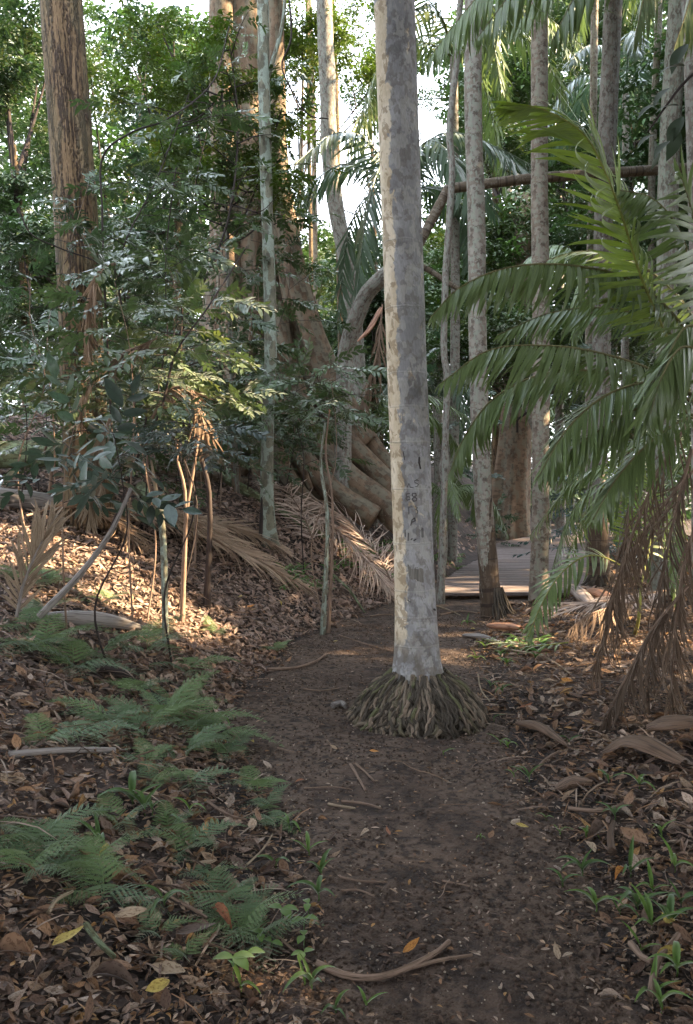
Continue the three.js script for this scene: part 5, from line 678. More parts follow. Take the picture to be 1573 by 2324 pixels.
// ---------------------------------------------------------------- ferns
function fernFrond(seed, o = {}) { // feathery frond along +x, length 1
  const r = rng(seed), n = 11, pos = [], idx = [], uv = [], droop = o.droop ?? 0.35;
  const at = t => V3(t * (1 - 0.08 * t), 0.42 * t - (0.36 + droop) * t * t, 0.04 * Math.sin(t * 3 + seed));
  const quad = (a, b, c, d) => { const k = pos.length / 3; for (const v of [a, b, c, d]) { pos.push(v.x, v.y, v.z); uv.push(0.5, 0.5); } idx.push(k, k + 1, k + 2, k, k + 2, k + 3); };
  for (let i = 0; i < 10; i++) { const a = at(i / 10), b = at((i + 1) / 10), w = V3(0, 0, 0.006 * (1 - i / 11)); quad(a.clone().add(w), b.clone().add(w), b.clone().sub(w), a.clone().sub(w)); const u = V3(0, 0.006 * (1 - i / 11), 0); quad(a.clone().add(u), b.clone().add(u), b.clone().sub(u), a.clone().sub(u)); }
  for (let i = 0; i < n; i++) for (const s of [-1, 1]) {
    const t = 0.14 + 0.84 * (i + (s > 0 ? 0.3 : 0)) / n, p = at(t), L = 0.34 * Math.pow(1 - t, 0.75) * (0.85 + 0.3 * r()) + 0.02, dir = V3(0.55, -0.12 - 0.2 * r(), s).normalize(), across = V3(1, 0.1, -s * 0.5).normalize(), m = Math.max(3, Math.round(L / 0.026));
    for (let j = 0; j < m; j++) { const u = (j + 0.6) / m, c = p.clone().addScaledVector(dir, u * L).add(V3(0, -0.12 * u * u * L, 0)), w = L * 0.17 * Math.pow(1 - u, 0.6) + 0.006; for (const e of [-1, 1]) { const tip = c.clone().addScaledVector(across, e * w).addScaledVector(dir, 0.014 + 0.3 * w).add(V3(0, 0.012 * (r() - 0.5), 0)), half = dir.clone().multiplyScalar(0.0115), mid = c.clone().lerp(tip, 0.55).add(V3(0, 0.004, 0)); quad(c.clone().sub(half), mid.clone().addScaledVector(half, -1.15), tip, mid.clone().addScaledVector(half, 1.15)); } }
  }
  return geoFrom(pos, idx, uv);
}
const FERNS = [1, 2, 3, 4, 5, 6].map(s => fernFrond(s, { droop: 0.1 + 0.13 * s }));
{
  const list = [[95, 1480, 0.50, 6], [60, 1430, 0.42, 5], [225, 1500, 0.46, 6], [165, 1525, 0.46, 5], [330, 1480, 0.44, 5], [420, 1530, 0.42, 5], [350, 1450, 0.34, 5], [480, 1445, 0.26, 4], [630, 1480, 0.26, 5], [110, 1330, 0.42, 6], [55, 1320, 0.40, 5], [240, 1370, 0.30, 4], [300, 1580, 0.34, 4], [380, 1640, 0.40, 7], [440, 1660, 0.40, 6], [480, 1690, 0.36, 6], [330, 1670, 0.36, 5], [250, 1650, 0.38, 6], [170, 1680, 0.34, 5], [420, 1720, 0.32, 5], [520, 1720, 0.26, 5], [330, 1740, 0.28, 4], [100, 1690, 0.3, 4], [395, 1600, 0.30, 4], [90, 1925, 0.30, 6], [160, 1985, 0.30, 6], [60, 1990, 0.26, 5], [220, 1960, 0.22, 4], [230, 2040, 0.24, 5], [430, 1940, 0.24, 5], [380, 1900, 0.18, 4], [545, 2110, 0.24, 6], [590, 2140, 0.22, 6], [520, 2060, 0.20, 5], [580, 1800, 0.22, 4], [430, 1790, 0.26, 5], [350, 1790, 0.22, 4], [610, 1840, 0.18, 4], [630, 1880, 0.18, 5], [470, 2000, 0.18, 4], [360, 2130, 0.16, 3], [420, 2190, 0.15, 3], [270, 1880, 0.2, 4]];
  list.forEach(([px, py, s, n], i) => {
    const r = rng(500 + i), p = G(px, py), big = s > 0.38 ? 'large' : s > 0.27 ? 'middling' : 'small';
    const t = thing('fern', whereabouts(px, py, w => `${big} feathery fern with ${['three', 'four', 'five', 'six', 'seven'][n - 3]} fronds, ${w}`), 'fern', 'ferns on the left bank', p);
    for (let j = 0; j < n; j++) { const f = mesh('frond', FERNS[Math.floor(r() * 6)], r() < 0.5 ? M.fern : M.fernBlue, t); f.rotation.set(0, j / n * 6.283 + r() * 0.9, 0.2 + 0.75 * r(), 'YXZ'); f.scale.setScalar(s * (0.8 + 0.45 * r())); f.position.y = 0.01; }
  });
}
// ---------------------------------------------------------------- seedlings with strap leaves
{
  const strap = [0.3, 0.8, 1.3].map((c, i) => leafGeo({ st: 8, ratio: 0.13 + 0.03 * i, bend: c, fold: 0.5, peak: 0.4 }));
  const round = leafGeo({ st: 6, ratio: 0.62, bend: 0.4, fold: 0.1, peak: 0.5 });
  const list = [[1200, 1775, 3, 0.13], [1165, 1765, 2, 0.09], [1290, 1690, 2, 0.1], [1275, 2015, 2, 0.12], [1320, 1990, 4, 0.13], [1352, 2070, 3, 0.12], [1405, 2080, 2, 0.09], [1445, 2070, 5, 0.13], [1478, 2110, 4, 0.13], [1520, 2110, 4, 0.13], [1452, 2170, 2, 0.13], [1545, 2060, 3, 0.12], [1330, 1905, 3, 0.1], [1270, 1895, 2, 0.07], [1395, 1860, 4, 0.1], [1238, 1860, 2, 0.05], [1430, 1990, 3, 0.13], [1480, 2030, 3, 0.11], [1500, 1900, 3, 0.1], [1450, 1790, 4, 0.12], [1380, 1780, 3, 0.1], [1530, 1980, 4, 0.12], [1005, 1715, 1, 0.1], [1135, 1690, 2, 0.09], [1152, 1700, 3, 0.09], [1112, 1562, 3, 0.1], [1140, 1572, 4, 0.1], [1150, 1512, 4, 0.12], [1080, 1500, 3, 0.12], [1060, 1420, 3, 0.14], [1190, 1445, 4, 0.15], [1035, 1550, 3, 0.09], [1215, 1500, 3, 0.12], [1100, 1475, 4, 0.12], [1120, 1640, 1, 0.12], [700, 1945, 3, 0.12], [728, 1990, 4, 0.12], [722, 2045, 3, 0.12], [625, 1975, 2, 0.11], [372, 2065, 4, 0.13], [378, 1880, 3, 0.12], [328, 1850, 4, 0.18], [300, 1830, 3, 0.18], [430, 1850, 2, 0.10], [655, 1880, 3, 0.09], [705, 2250, 4, 0.12], [690, 2235, 2, 0.1], [830, 2290, 2, 0.09], [1480, 2270, 3, 0.12], [1535, 2215, 4, 0.12], [1500, 2300, 3, 0.12], [1090, 1905, 3, 0.04], [575, 1780, 2, 0.08], [225, 1920, 3, 0.14], [345, 1850, 2, 0.12], [545, 2250, 2, 0.1], [760, 2300, 3, 0.08], [520, 1650, 2, 0.08], [485, 1620, 2, 0.07], [660, 1330, 4, 0.16], [690, 1300, 4, 0.18], [700, 1345, 3, 0.14], [780, 1290, 4, 0.15], [850, 1270, 5, 0.18], [830, 1245, 5, 0.18], [870, 1300, 4, 0.15], [1000, 1320, 4, 0.16], [1040, 1300, 4, 0.2], [1010, 1250, 5, 0.25], [640, 1300, 4, 0.16], [830, 1320, 3, 0.14]];
  const left = [], right = [], up = [], mid = []; list.forEach(a => (a[1] < 1400 ? up : a[0] > 1040 && a[0] < 1560 && a[1] > 1400 ? right : a[0] < 760 ? left : mid).push(a));
  for (const [arr, where, grp] of [[left, 'among the left litter', 'seedlings left of the path'], [right, 'along the right side of the path', 'seedlings right of the path'], [mid, 'on the bare path', 'seedlings on the path'], [up, 'on the far bank', 'seedlings on the far bank']])
    arr.sort((a, b) => b[1] - a[1]).forEach(([px, py, n, h], i) => {
      h *= 0.85; const p = G(px, py), r = rng(Math.round(px * 7 + py)), t = thing('seedling', whereabouts(px, py, w => `${h > 0.125 ? 'tall' : h > 0.09 ? 'middling' : 'tiny'} green ${['single', 'two', 'three', 'four', 'five'][n - 1]}-leaved seedling ${w}`), 'seedling', grp, p), m = r() < 0.5 ? M.sprout : M.sproutDark;
      mesh('stem', tube([V3(0, -0.01, 0), V3(0.004, h * 0.2, 0.002), V3(0, h * 0.38, 0)], [0.0035, 0.0025], { sides: 5, segs: 3 }), m, t);
      for (let j = 0; j < n; j++) { const l = mesh('leaf', strap[Math.floor(r() * 3)], m, t), a = j / n * 6.283 + r() * 1.2; l.applyMatrix4(mat4(V3(0, h * (0.12 + 0.2 * r()), 0), aim(V3(Math.cos(a), 0.7 + 1.1 * r(), Math.sin(a)), V3(-Math.cos(a), 0.8, -Math.sin(a))), h * (0.85 + 0.5 * r()))); }
    });
  [[690, 2120, 0.06], [640, 2105, 0.07], [690, 2155, 0.05], [690, 2195, 0.05], [615, 2170, 0.05], [590, 2150, 0.05], [560, 2210, 0.07], [530, 2230, 0.08], [700, 2080, 0.05]].forEach(([px, py, s], i) => { const t = thing('round_leaved_seedling', `seedling with rounded pale leaves at the bottom path edge, ${['lowest', 'palest', 'nearest the path', 'thinnest', 'smallest', 'highest', 'beside the fern', 'leftmost', 'topmost'][i]} of its cluster`, 'seedling', 'round-leaved seedlings', G(px, py)); mesh('stem', tube([V3(0, -0.01, 0), V3(0, s * 0.5, 0), V3(0.003, s, 0)], [0.002, 0.0015], { sides: 4, segs: 3 }), M.sproutDark, t); for (let j = 0; j < 2 + i % 2; j++) { const l = mesh('leaf', round, M.sprout, t); l.applyMatrix4(mat4(V3(0, s, 0), aim(V3(Math.cos(j * 2.6 + i), 0.1, Math.sin(j * 2.6 + i))), s * 0.9)); } });
  // green tufts by the pale frond heap
  { const r = rng(71), ms = [], cs = []; for (const [px, py, n, w] of [[700, 1325, 60, 60], [830, 1250, 110, 60], [660, 1300, 40, 30], [770, 1290, 40, 40], [1010, 1270, 60, 40], [1180, 1470, 40, 60], [880, 1300, 40, 40]]) for (let i = 0; i < n; i++) { const p = G(px + (r() - 0.5) * w * 2, py + (r() - 0.5) * w * 0.6); const a = r() * 6.28; ms.push(mat4(p, aim(V3(Math.cos(a), 0.3 + r(), Math.sin(a))), 0.10 + 0.12 * r())); cs.push(C(0.09 + 0.06 * r(), 0.2 + 0.1 * r(), 0.04)); }
    tag(inst('ground_cover', strap[1], M.farLeaf, ms, cs), 'low green leaves covering the ground along the bank foot', 'ground cover', null, 'stuff'); }
}

// ---------------------------------------------------------------- leaf litter, twigs, crumbs
const DRY = [[0.30, 0.17, 0.09], [0.20, 0.115, 0.07], [0.13, 0.075, 0.05], [0.36, 0.25, 0.17], [0.42, 0.32, 0.25], [0.26, 0.18, 0.14], [0.085, 0.055, 0.042], [0.40, 0.23, 0.09]];
const LITTER = [0, 1, 2, 3, 4, 5].map(i => leafGeo({ st: 5, ratio: 0.3 + 0.05 * i, fold: 0.1, bend: -0.3 + 0.3 * (i % 4), curl: [0, 0.25, -0.2, 0.5, 0.1, -0.35][i], twist: (i - 2) * 0.18, wave: 0.03, seed: 60 + i }));
{
  const r = rng(81), ms = LITTER.map(() => []), cs = LITTER.map(() => []);
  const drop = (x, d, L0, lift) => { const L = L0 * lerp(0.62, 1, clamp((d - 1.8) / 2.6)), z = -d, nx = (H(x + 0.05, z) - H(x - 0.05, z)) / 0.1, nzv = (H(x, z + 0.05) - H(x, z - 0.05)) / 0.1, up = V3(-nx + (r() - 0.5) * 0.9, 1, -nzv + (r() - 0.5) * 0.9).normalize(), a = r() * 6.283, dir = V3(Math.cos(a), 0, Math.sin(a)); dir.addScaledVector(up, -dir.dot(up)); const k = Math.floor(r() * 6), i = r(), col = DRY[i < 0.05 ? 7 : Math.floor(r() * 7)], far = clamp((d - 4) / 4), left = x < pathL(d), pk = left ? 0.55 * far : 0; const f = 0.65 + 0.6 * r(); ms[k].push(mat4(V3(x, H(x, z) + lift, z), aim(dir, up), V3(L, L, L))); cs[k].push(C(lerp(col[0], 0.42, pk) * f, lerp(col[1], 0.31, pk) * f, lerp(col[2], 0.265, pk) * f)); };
  for (let i = 0; i < 42000; i++) {
    const d = 1.6 + 12 * Math.pow(r(), 1.35), half = 0.47 * d + 0.7, x = (r() * 2 - 1) * half, off = offPath(x, d); if (off < -0.25) continue; if (off < 0.25 && r() > smooth(-0.25, 0.25, off) * 0.9) continue;
    drop(x, d, 0.035 + 0.085 * Math.pow(r(), 2.4), 0.004 + 0.03 * r() * smooth(0, 0.5, off));
  }
  for (let i = 0; i < 5000; i++) { const d = 10 + 14 * r(), x = (r() * 2 - 1) * (0.5 * d), off = offPath(x, d); if (off < 0.1) continue; drop(x, d, 0.1 + 0.1 * r(), 0.01 + 0.03 * r()); }
  for (let i = 0; i < 26000; i++) { const d = 4.2 + 9.5 * Math.pow(r(), 0.85), x = pathL(d) + 0.15 - 6 * Math.pow(r(), 1.5), off = offPath(x, d); if (off < 0 || Math.abs(x) > 0.47 * d + 0.6) continue; drop(x, d, 0.04 + 0.075 * Math.pow(r(), 1.8), 0.006 + 0.04 * r() * smooth(0, 0.4, off)); }
  const o = new THREE.Group(); o.name = 'leaf_litter'; scene.add(o); tag(o, 'brown fallen leaves covering the ground on both sides of the path', 'leaf litter', null, 'stuff');
  ms.forEach((m, k) => inst('leaves', LITTER[k], M.litter, m, cs[k], o));
  // fine fragments, also on the path's edges
  const fm = [], fc = []; for (let i = 0; i < 26000; i++) { const d = 1.7 + 9 * Math.pow(r(), 1.5), x = (r() * 2 - 1) * (0.47 * d + 0.5), off = offPath(x, d); if (off < -0.15 && r() > 0.22) continue; const a = r() * 6.28, c = DRY[Math.floor(r() * 7.2)], f = 0.6 + 0.7 * r(); fm.push(mat4(V3(x, H(x, -d) + 0.008 + 0.012 * r(), -d), aim(V3(Math.cos(a), (r() - 0.5) * 0.5, Math.sin(a)), V3(r() - 0.5, 1, r() - 0.5)), V3(0.012 + 0.03 * r(), 0.02, 0.02 + 0.02 * r()))); fc.push(C(c[0] * f, c[1] * f, c[2] * f)); }
  inst('fragments', LITTER[1], M.litter, fm, fc, o);
  const strip = leafGeo({ st: 3, ratio: 0.035, bend: 0.35, fold: 0.3 }), sm = [], sc = []; for (let i = 0; i < 3000; i++) { const d = 2 + 11 * Math.pow(r(), 1.2), x = (r() * 2 - 1) * (0.47 * d + 0.5), off = offPath(x, d); if (off < -0.05) continue; const a = r() * 6.28, c = DRY[Math.floor(r() * 6)], f = 0.7 + 0.6 * r(); if (d < 3.4 && r() < 0.75) continue; sm.push(mat4(V3(x, H(x, -d) + 0.015 + 0.03 * r(), -d), aim(V3(Math.cos(a), 0.1 * r(), Math.sin(a))), (0.12 + 0.26 * r()) * Math.min(1, 0.35 + d / 8))); sc.push(C(c[0] * f, c[1] * f, c[2] * f)); }
  inst('dry_strips', strip, M.litter, sm, sc, o);
  const tg = bare(tube([V3(-0.5, 0, 0), V3(-0.15, 0.02, 0.03), V3(0.2, -0.01, -0.02), V3(0.5, 0.01, 0.03)], [0.018, 0.010], { sides: 5, segs: 5 })), tm = [], tc = []; for (let i = 0; i < 2200; i++) { const d = 1.7 + 10 * Math.pow(r(), 1.4), x = (r() * 2 - 1) * (0.47 * d + 0.5), off = offPath(x, d); if (off < 0 && r() > 0.08) continue; const a = r() * 6.28, L = 0.07 + 0.3 * r() * r(), f = 0.5 + 0.7 * r(); tm.push(mat4(V3(x, H(x, -d) + 0.012 + 0.02 * r(), -d), aim(V3(Math.cos(a), (r() - 0.5) * 0.25, Math.sin(a))), V3(L, L * 0.8, L * 0.8))); tc.push(C(0.24 * f, 0.16 * f, 0.11 * f)); }
  inst('small_twigs', tg, M.litter, tm, tc, o);
  // crumbs of soil and little stones on the path
  const cg = new THREE.IcosahedronGeometry(1, 1), cp = cg.attributes.position; for (let i = 0; i < cp.count; i++) { const v = V3(cp.getX(i), cp.getY(i), cp.getZ(i)), k = 0.75 + 0.5 * vn(v.x * 2 + 20, v.y * 2 + v.z * 3 + 20); cp.setXYZ(i, v.x * k, v.y * k * 0.7, v.z * k); } cg.computeVertexNormals();
  const pm = [], pc = []; for (let i = 0; i < 36000; i++) { const d = 1.7 + 8.5 * Math.pow(r(), 1.5), l = pathL(d) - 0.3, q = pathR(d) + 0.35, x = lerp(l, q, r()), stone = r() < 0.05, s = stone ? 0.002 + 0.004 * Math.pow(r(), 3) : 0.0015 + 0.0065 * Math.pow(r(), 3); if (!stone && vn(x * 2.3 + 40, d * 2.3) < 0.35 && r() < 0.75) continue; pm.push(mat4(V3(x, H(x, -d) + 0.009 + s * 0.3, -d), new THREE.Quaternion().setFromAxisAngle(V3(0, 1, 0), r() * 6.28), V3(s * (0.8 + 0.6 * r()), s, s))); const f = 0.6 + 0.7 * r(); pc.push(stone ? C(0.32 * f, 0.26 * f, 0.20 * f) : C(0.078 * f, 0.05 * f, 0.035 * f)); }
  tag(inst('soil_crumbs', cg, new THREE.MeshStandardMaterial({ color: 0xffffff, roughness: 0.95 }), pm, pc), 'crumbs of dark soil and pale grit strewn over the path', 'soil crumbs', null, 'stuff');
}
// ---------------------------------------------------------------- single fallen leaves and sticks
{
  const names = { tan: [0.42, 0.31, 0.21], brown: [0.27, 0.155, 0.09], orange: [0.52, 0.24, 0.06], yellow: [0.50, 0.38, 0.10], pale: [0.52, 0.42, 0.33], dark: [0.12, 0.08, 0.06], rust: [0.34, 0.14, 0.07] }, mats = {}; for (const k in names) mats[k] = dry(...names[k]);
  const list = [[838, 1897, 'pale', 0.045, 'on the path below the two crossed sticks'], [885, 1907, 'rust', 0.06, 'curled beside the pale leaf on the path'], [915, 2178, 'orange', 0.07, 'curled on the path above the forked branch'], [1268, 2194, 'tan', 0.07, 'flat on the path near the bottom right'], [470, 1918, 'orange', 0.11, 'large, below the left ferns'], [490, 1978, 'tan', 0.10, 'broad, just under the large orange leaf'], [505, 1895, 'pale', 0.07, 'pale, right above the large orange leaf'], [590, 1885, 'brown', 0.09, 'at the left path edge below the last ferns'], [575, 1905, 'tan', 0.08, 'under the brown leaf at the left path edge'], [190, 1785, 'brown', 0.17, 'largest of the bottom left litter, folded'], [155, 1840, 'brown', 0.16, 'broad and crinkled below the folded big one'], [60, 1790, 'tan', 0.13, 'at the left edge under the grey branch'], [70, 2200, 'brown', 0.13, 'long, upright in the bottom left corner'], [120, 2180, 'yellow', 0.09, 'narrow, in the bottom left corner'], [150, 2090, 'brown', 0.12, 'wavy, in the bottom left litter'], [310, 2010, 'brown', 0.12, 'mid bottom left, lying flat'], [260, 2110, 'tan', 0.10, 'left of the small fern at the bottom'], [300, 2230, 'brown', 0.11, 'dark brown at the bottom left'], [400, 2150, 'dark', 0.12, 'dark, between bottom seedlings'], [420, 2240, 'tan', 0.10, 'near the bottom edge left of the path'], [210, 2250, 'dark', 0.12, 'blackish at the bottom edge'], [480, 2090, 'rust', 0.10, 'reddish, left of the bottom fern'], [385, 2260, 'yellow', 0.07, 'small yellow at the bottom edge'], [250, 1950, 'yellow', 0.06, 'small, under the bottom left fern'], [750, 1700, 'tan', 0.05, 'left of the root mound on the path'], [860, 1715, 'orange', 0.06, 'at the foot of the root mound'], [620, 1548, 'pale', 0.06, 'at the bend of the curved stick'], [570, 1690, 'yellow', 0.05, 'beside the thick stick left of the path'], [690, 1780, 'rust', 0.05, 'alone on the left of the path'], [765, 1460, 'yellow', 0.10, 'greenish yellow on the path behind the carved palm'], [1180, 1870, 'pale', 0.06, 'two-lobed at the right path edge'], [1200, 1890, 'yellow', 0.06, 'forked yellow at the right path edge'], [1110, 1915, 'brown', 0.05, 'curled on the right half of the path'], [700, 1870, 'dark', 0.05, 'dark on the left half of the path'], [1250, 1620, 'tan', 0.10, 'tan on the right litter heap'], [1205, 1590, 'brown', 0.11, 'brown on top of the right litter'], [1290, 1640, 'pale', 0.09, 'pale in the right litter'], [1230, 1560, 'tan', 0.09, 'behind the tan one on the right litter'], [1330, 1590, 'brown', 0.1, 'right litter below the hanging fronds'], [1180, 1620, 'rust', 0.1, 'reddish near the root mound'], [1300, 1560, 'orange', 0.08, 'orange under the hanging fronds'], [1400, 1650, 'brown', 0.1, 'right litter above the leathery sheath'], [1350, 1740, 'brown', 0.1, 'left of the leathery sheath'], [1420, 1850, 'brown', 0.12, 'right litter beside the seedling clump'], [1370, 1900, 'dark', 0.12, 'dark, right litter beside the path'], [1470, 1940, 'brown', 0.13, 'upright at the right edge litter'], [1350, 1960, 'tan', 0.11, 'right litter behind the tallest seedlings'], [1500, 1830, 'tan', 0.1, 'right edge below the leathery sheath'], [1420, 2000, 'orange', 0.06, 'orange between right seedlings'], [1440, 2130, 'tan', 0.05, 'tan by the lower right seedlings'], [1490, 2200, 'yellow', 0.09, 'yellowish at the bottom right corner'], [1530, 2120, 'yellow', 0.06, 'small at the lower right edge'], [1300, 2180, 'pale', 0.04, 'tiny on the bottom right path'], [505, 1540, 'rust', 0.08, 'reddish in the left litter by the path'], [450, 1480, 'brown', 0.12, 'broad in the litter right of the ferns'], [300, 1385, 'pale', 0.12, 'bluish broad one above the grey sheath'], [430, 1370, 'tan', 0.11, 'on the bank above the last ferns'], [395, 1325, 'pale', 0.12, 'big pale under the broken stump'], [560, 1385, 'orange', 0.09, 'orange in the sunlit litter patch'], [600, 1400, 'orange', 0.1, 'glowing in the sunlit litter patch'], [585, 1420, 'tan', 0.1, 'tan in the sunlit litter patch'], [640, 1375, 'yellow', 0.08, 'yellow just above the sunlit patch'], [550, 1360, 'yellow', 0.08, 'yellow left above the sunlit patch'], [1075, 1430, 'yellow', 0.14, 'curled yellow at the foot of the spotted palm']];
  list.forEach(([px, py, c, L, where], i) => { const r = rng(900 + i), p = G(px, py, 0.022), a = r() * 6.28, onP = offPath(p.x, -p.z) < 0; const o = mesh('fallen_leaf', LITTER[Math.floor(r() * 6)], mats[c]); o.applyMatrix4(mat4(p.add(V3(0, onP ? 0.004 : 0.025, 0)), aim(V3(Math.cos(a), (r() - 0.5) * 0.3, Math.sin(a)), V3((r() - 0.5) * 0.5, 1, 0.25 + (r() - 0.5) * 0.5)), L * 1.15)); tag(o, `${c} fallen leaf, ${where}`, 'leaf', 'single fallen leaves'); });
  const sticks = [[[[498, 1635], [520, 1662], [545, 1690]], 0.013, 'twig', 'thick brown stick pointing onto the path below the ferns'], [[[605, 1524], [660, 1522], [712, 1508], [742, 1488]], 0.011, 'twig', 'long curved stick at the left edge of the path behind the root mound'], [[[796, 1742], [812, 1770], [830, 1802]], 0.007, 'twig', 'short stick lying lengthwise on the path, left of the pair'], [[[808, 1740], [828, 1758], [850, 1780]], 0.006, 'twig', 'short stick lying lengthwise on the path, right of the pair'], [[[745, 1832], [778, 1838], [806, 1842]], 0.006, 'paleTwig', 'pale short stick on the left of the path'], [[[775, 1826], [820, 1830], [866, 1842]], 0.006, 'twig', 'stick across the path touching the pale one'], [[[770, 1998], [820, 2008], [880, 2010]], 0.004, 'twig', 'thin twig across the path below the pale leaf'], [[[775, 2030], [810, 2028], [850, 2042]], 0.004, 'twig', 'thin twig just below the other thin twig'], [[[1003, 2008], [1030, 2012], [1066, 2020]], 0.004, 'twig', 'small twig in the middle of the path'], [[[720, 2200], [785, 2228], [850, 2232], [920, 2212], [985, 2178], [1020, 2150]], 0.010, 'twig', 'long forked branch lying across the bottom of the path'], [[[930, 2208], [1000, 2190], [1072, 2178]], 0.006, 'twig', 'right fork of the long branch at the bottom of the path'], [[[1478, 2290], [1490, 2220], [1540, 2150]], 0.010, 'twig', 'bent branch at the bottom right edge'], [[[1432, 2172], [1455, 2200], [1480, 2215]], 0.010, 'twig', 'stub branch leaning against the bent one at bottom right'], [[[1085, 1535], [1092, 1570], [1112, 1605]], 0.005, 'paleTwig', 'thin stick right behind the root mound'], [[[560, 1985], [595, 1950], [620, 1912]], 0.004, 'paleTwig', 'straight pale twig in the left litter by the path'], [[[630, 1703], [650, 1708], [668, 1713]], 0.004, 'twig', 'small twig left of the root mound'], [[[742, 1685], [752, 1700], [750, 1715]], 0.004, 'twig', 'hooked twig left of the root mound'], [[[770, 1445], [830, 1465], [892, 1482]], 0.006, 'twig', 'stick on the path left behind the carved palm'], [[[1000, 1398], [1050, 1390], [1085, 1395]], 0.008, 'twig', 'surface root crossing the path right of the carved palm'], [[[990, 1378], [1020, 1388], [1045, 1400]], 0.008, 'paleTwig', 'pale root on the path just before the boardwalk'], [[[840, 1402], [870, 1398], [892, 1398]], 0.008, 'twig', 'short root on the path left of the carved palm'], [[[690, 1568], [730, 1572], [770, 1566]], 0.005, 'twig', 'flat twig on the path in front of the curved stick'], [[[470, 1838], [520, 1870], [560, 1880]], 0.006, 'twig', 'twig in the litter below the ferns'], [[[110, 2100], [130, 2070], [165, 2050]], 0.006, 'paleTwig', 'pale twig in the bottom left litter'], [[[195, 2130], [225, 2170], [260, 2205]], 0.009, 'moss', 'greenish branch in the bottom left corner'], [[[380, 2060], [430, 2085], [470, 2110]], 0.006, 'twig', 'brown twig below the bottom left fern'], [[[1290, 1855], [1370, 1860], [1440, 1830]], 0.008, 'twig', 'bent branch among the right seedlings'], [[[1220, 1760], [1245, 1735], [1270, 1720]], 0.007, 'twig', 'stick at the right path edge by the seedlings'], [[[1130, 1480], [1230, 1500], [1300, 1545]], 0.007, 'paleTwig', 'long pale stick across the right litter'], [[[1390, 1960], [1385, 1920], [1392, 1890]], 0.014, 'brownSheath', 'stubby upright stick in the right litter'], [[[630, 2150], [690, 2185], [740, 2210]], 0.004, 'twig', 'thin vine at the left bottom of the path'], [[[690, 1795], [760, 1792], [800, 1798]], 0.003, 'twig', 'hair-thin twig left of the crossed pair'], [[[755, 1610], [775, 1605], [785, 1612]], 0.02, 'greyWood', 'smooth grey stone-like root bump left of the root mound']];
  for (const [pts, r0, m, label] of sticks) tag(mesh('stick', tube(pts.map(([x, y]) => G(x, y, r0 * 0.9 + 0.012 + (offPath(G(x, y).x, -G(x, y).z) > 0 ? 0.025 : 0))), [r0 * 1.3, r0 * 0.85], { sides: 7, segs: 16, tile: [0.06, 0.3], disp: (a, k, len) => r0 * 0.3 * nz(a, len * 14, 2) }), M[m]), label, 'stick', 'sticks on the ground');
}

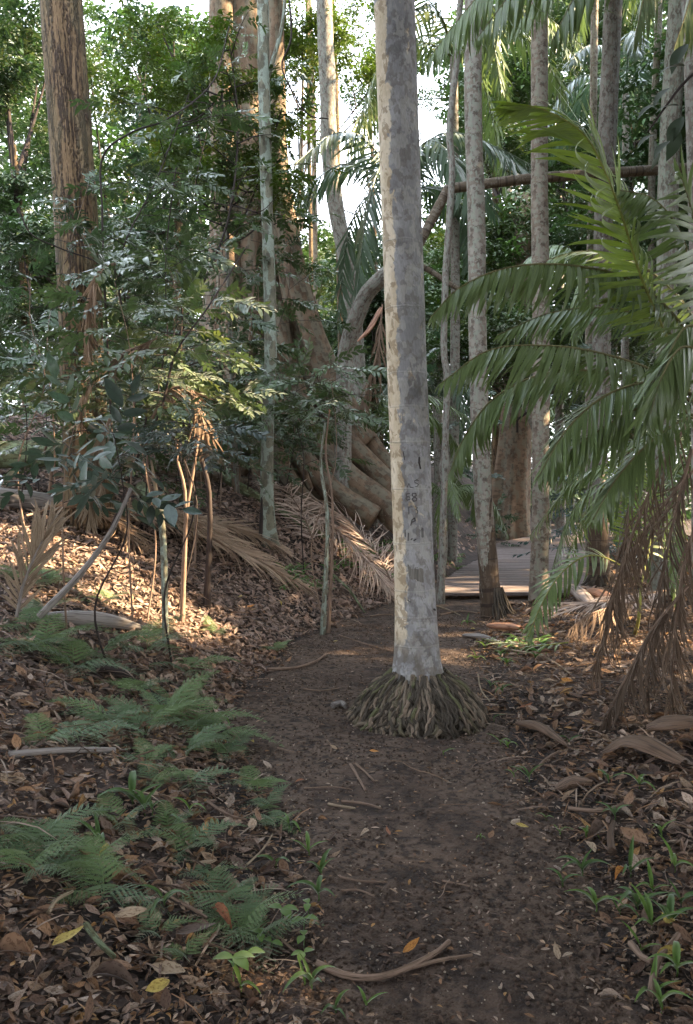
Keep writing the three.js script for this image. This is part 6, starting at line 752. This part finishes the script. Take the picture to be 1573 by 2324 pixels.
// ---------------------------------------------------------------- unseen trees added to the right and overhead to block sun and sky
{
  const trees = [[6.5, -2, 7.5, 3.2, 2.6], [8, -6.5, 8, 3.4, 2.8], [9.5, -11, 9, 3.8, 3], [11, -16, 10, 4, 3.2], [12, 2, 9, 4, 3], [15, -4, 12, 4.4, 3.4], [16, -10, 13, 4.6, 3.6], [18, -17, 14, 5, 4], [13, -23, 12, 4.5, 3.6], [5.5, 4, 8, 3.4, 2.6], [-1, 4, 9.5, 4, 2.2], [-6, 1, 10, 4, 2.4], [22, -24, 15, 5, 4], [2.5, 1.5, 7.5, 3.6, 2], [6.7, -10.3, 6.5, 1.8, 1.5], [0.3, -1.6, 6.9, 2.5, 1.2], [-3.6, -2.4, 7.6, 2.6, 1.4], [4.2, -2.6, 7.8, 2.6, 1.4], [5.5, -8, 11.5, 3.6, 2], [3.5, -12.5, 14, 4, 2.4], [-2.5, 0.5, 7, 3.4, 2], [12, -20, 8, 4, 3.4], [17, -28, 10, 5, 4.5], [24, -31, 13, 5, 5]];  // some crowns placed only to darken the foreground and plug stray sun
  trees.forEach(([x, z, y, R, ry], i) => {
    const r = rng(700 + i), far = z < -5 && x < 7 ? 0.55 * -z + 1.5 : Math.abs(x) > 4 ? x + 1.2 : x < 0 ? -3.5 : 4.5, b = onGround(far, Math.abs(x) < 4 ? z + 2.5 : z, -0.1), t = thing('added_canopy_tree', `added shade tree outside the picture, ${['first', 'second', 'third', 'fourth', 'fifth', 'sixth', 'seventh', 'eighth', 'ninth', 'tenth', 'eleventh', 'twelfth', 'thirteenth', 'fourteenth', 'fifteenth', 'sixteenth', 'seventeenth', 'eighteenth', 'nineteenth', 'twentieth', 'twenty-first', 'twenty-second', 'twenty-third', 'last'][i]} of the ring to the right and behind`, 'tree', 'added canopy trees around the place', b), c = V3(x, y, z).sub(b);
    mesh('trunk', tube([V3(0, 0, 0), V3(c.x * 0.2, c.y * 0.5, c.z * 0.2), c], [0.2, 0.08], { sides: 10, segs: 14 }), M.rough, t);
    const ms = [], cs = [], n = Math.round(R * R * 62); for (let k = 0; k < n; k++) { const a = r() * 6.283, w = r() * 2 - 1, q = Math.pow(r(), 0.42), s = 0.8 + 0.5 * r(), p = V3(c.x + Math.cos(a) * Math.sqrt(1 - w * w) * q * R, c.y + w * q * ry, c.z + Math.sin(a) * Math.sqrt(1 - w * w) * q * R); if (open(p.clone().add(b), s)) continue; ms.push(mat4(p, new THREE.Quaternion().setFromEuler(new THREE.Euler(r() - 0.5, r() * 6.28, r() - 0.5)), s)); const f = 0.7 + 0.6 * r(); cs.push(C(0.036 * f, 0.075 * f, 0.02 * f)); }
    inst('crown', CLUMPS[i % 3], M.shadeLeaf, ms, cs, t);
  });
}

{ // the forest goes on behind and beside the camera, added to block low sky
  const r = rng(260), ms = [], cs = []; for (let i = 0; i < 2600; i++) { const a = r() * 6.283, R = 17 + 12 * r(), x = Math.cos(a) * R, z = Math.sin(a) * R - 4; if (z < 0 && Math.abs(x) < 0.62 * -z + 4) continue; const y = H(x, z) + 15 * Math.pow(r(), 0.8), f = 0.6 + 0.7 * r(); if (open(V3(x, y, z), 2.4)) continue; ms.push(mat4(V3(x, y, z), new THREE.Quaternion().setFromAxisAngle(V3(0, 1, 0), r() * 6.28), 2.2 + 1.2 * r())); cs.push(C(0.036 * f, 0.075 * f, 0.02 * f)); }
  tag(inst('surrounding_wood', CLUMPS[0], M.shadeLeaf, ms, cs), 'forest foliage all around the place outside the picture', 'forest', null, 'stuff');
}
scene.traverse(o => { if (o.isMesh) { o.castShadow = true; o.receiveShadow = true; } if (o._pts) delete o._pts; });
renderer.render(scene, camera);
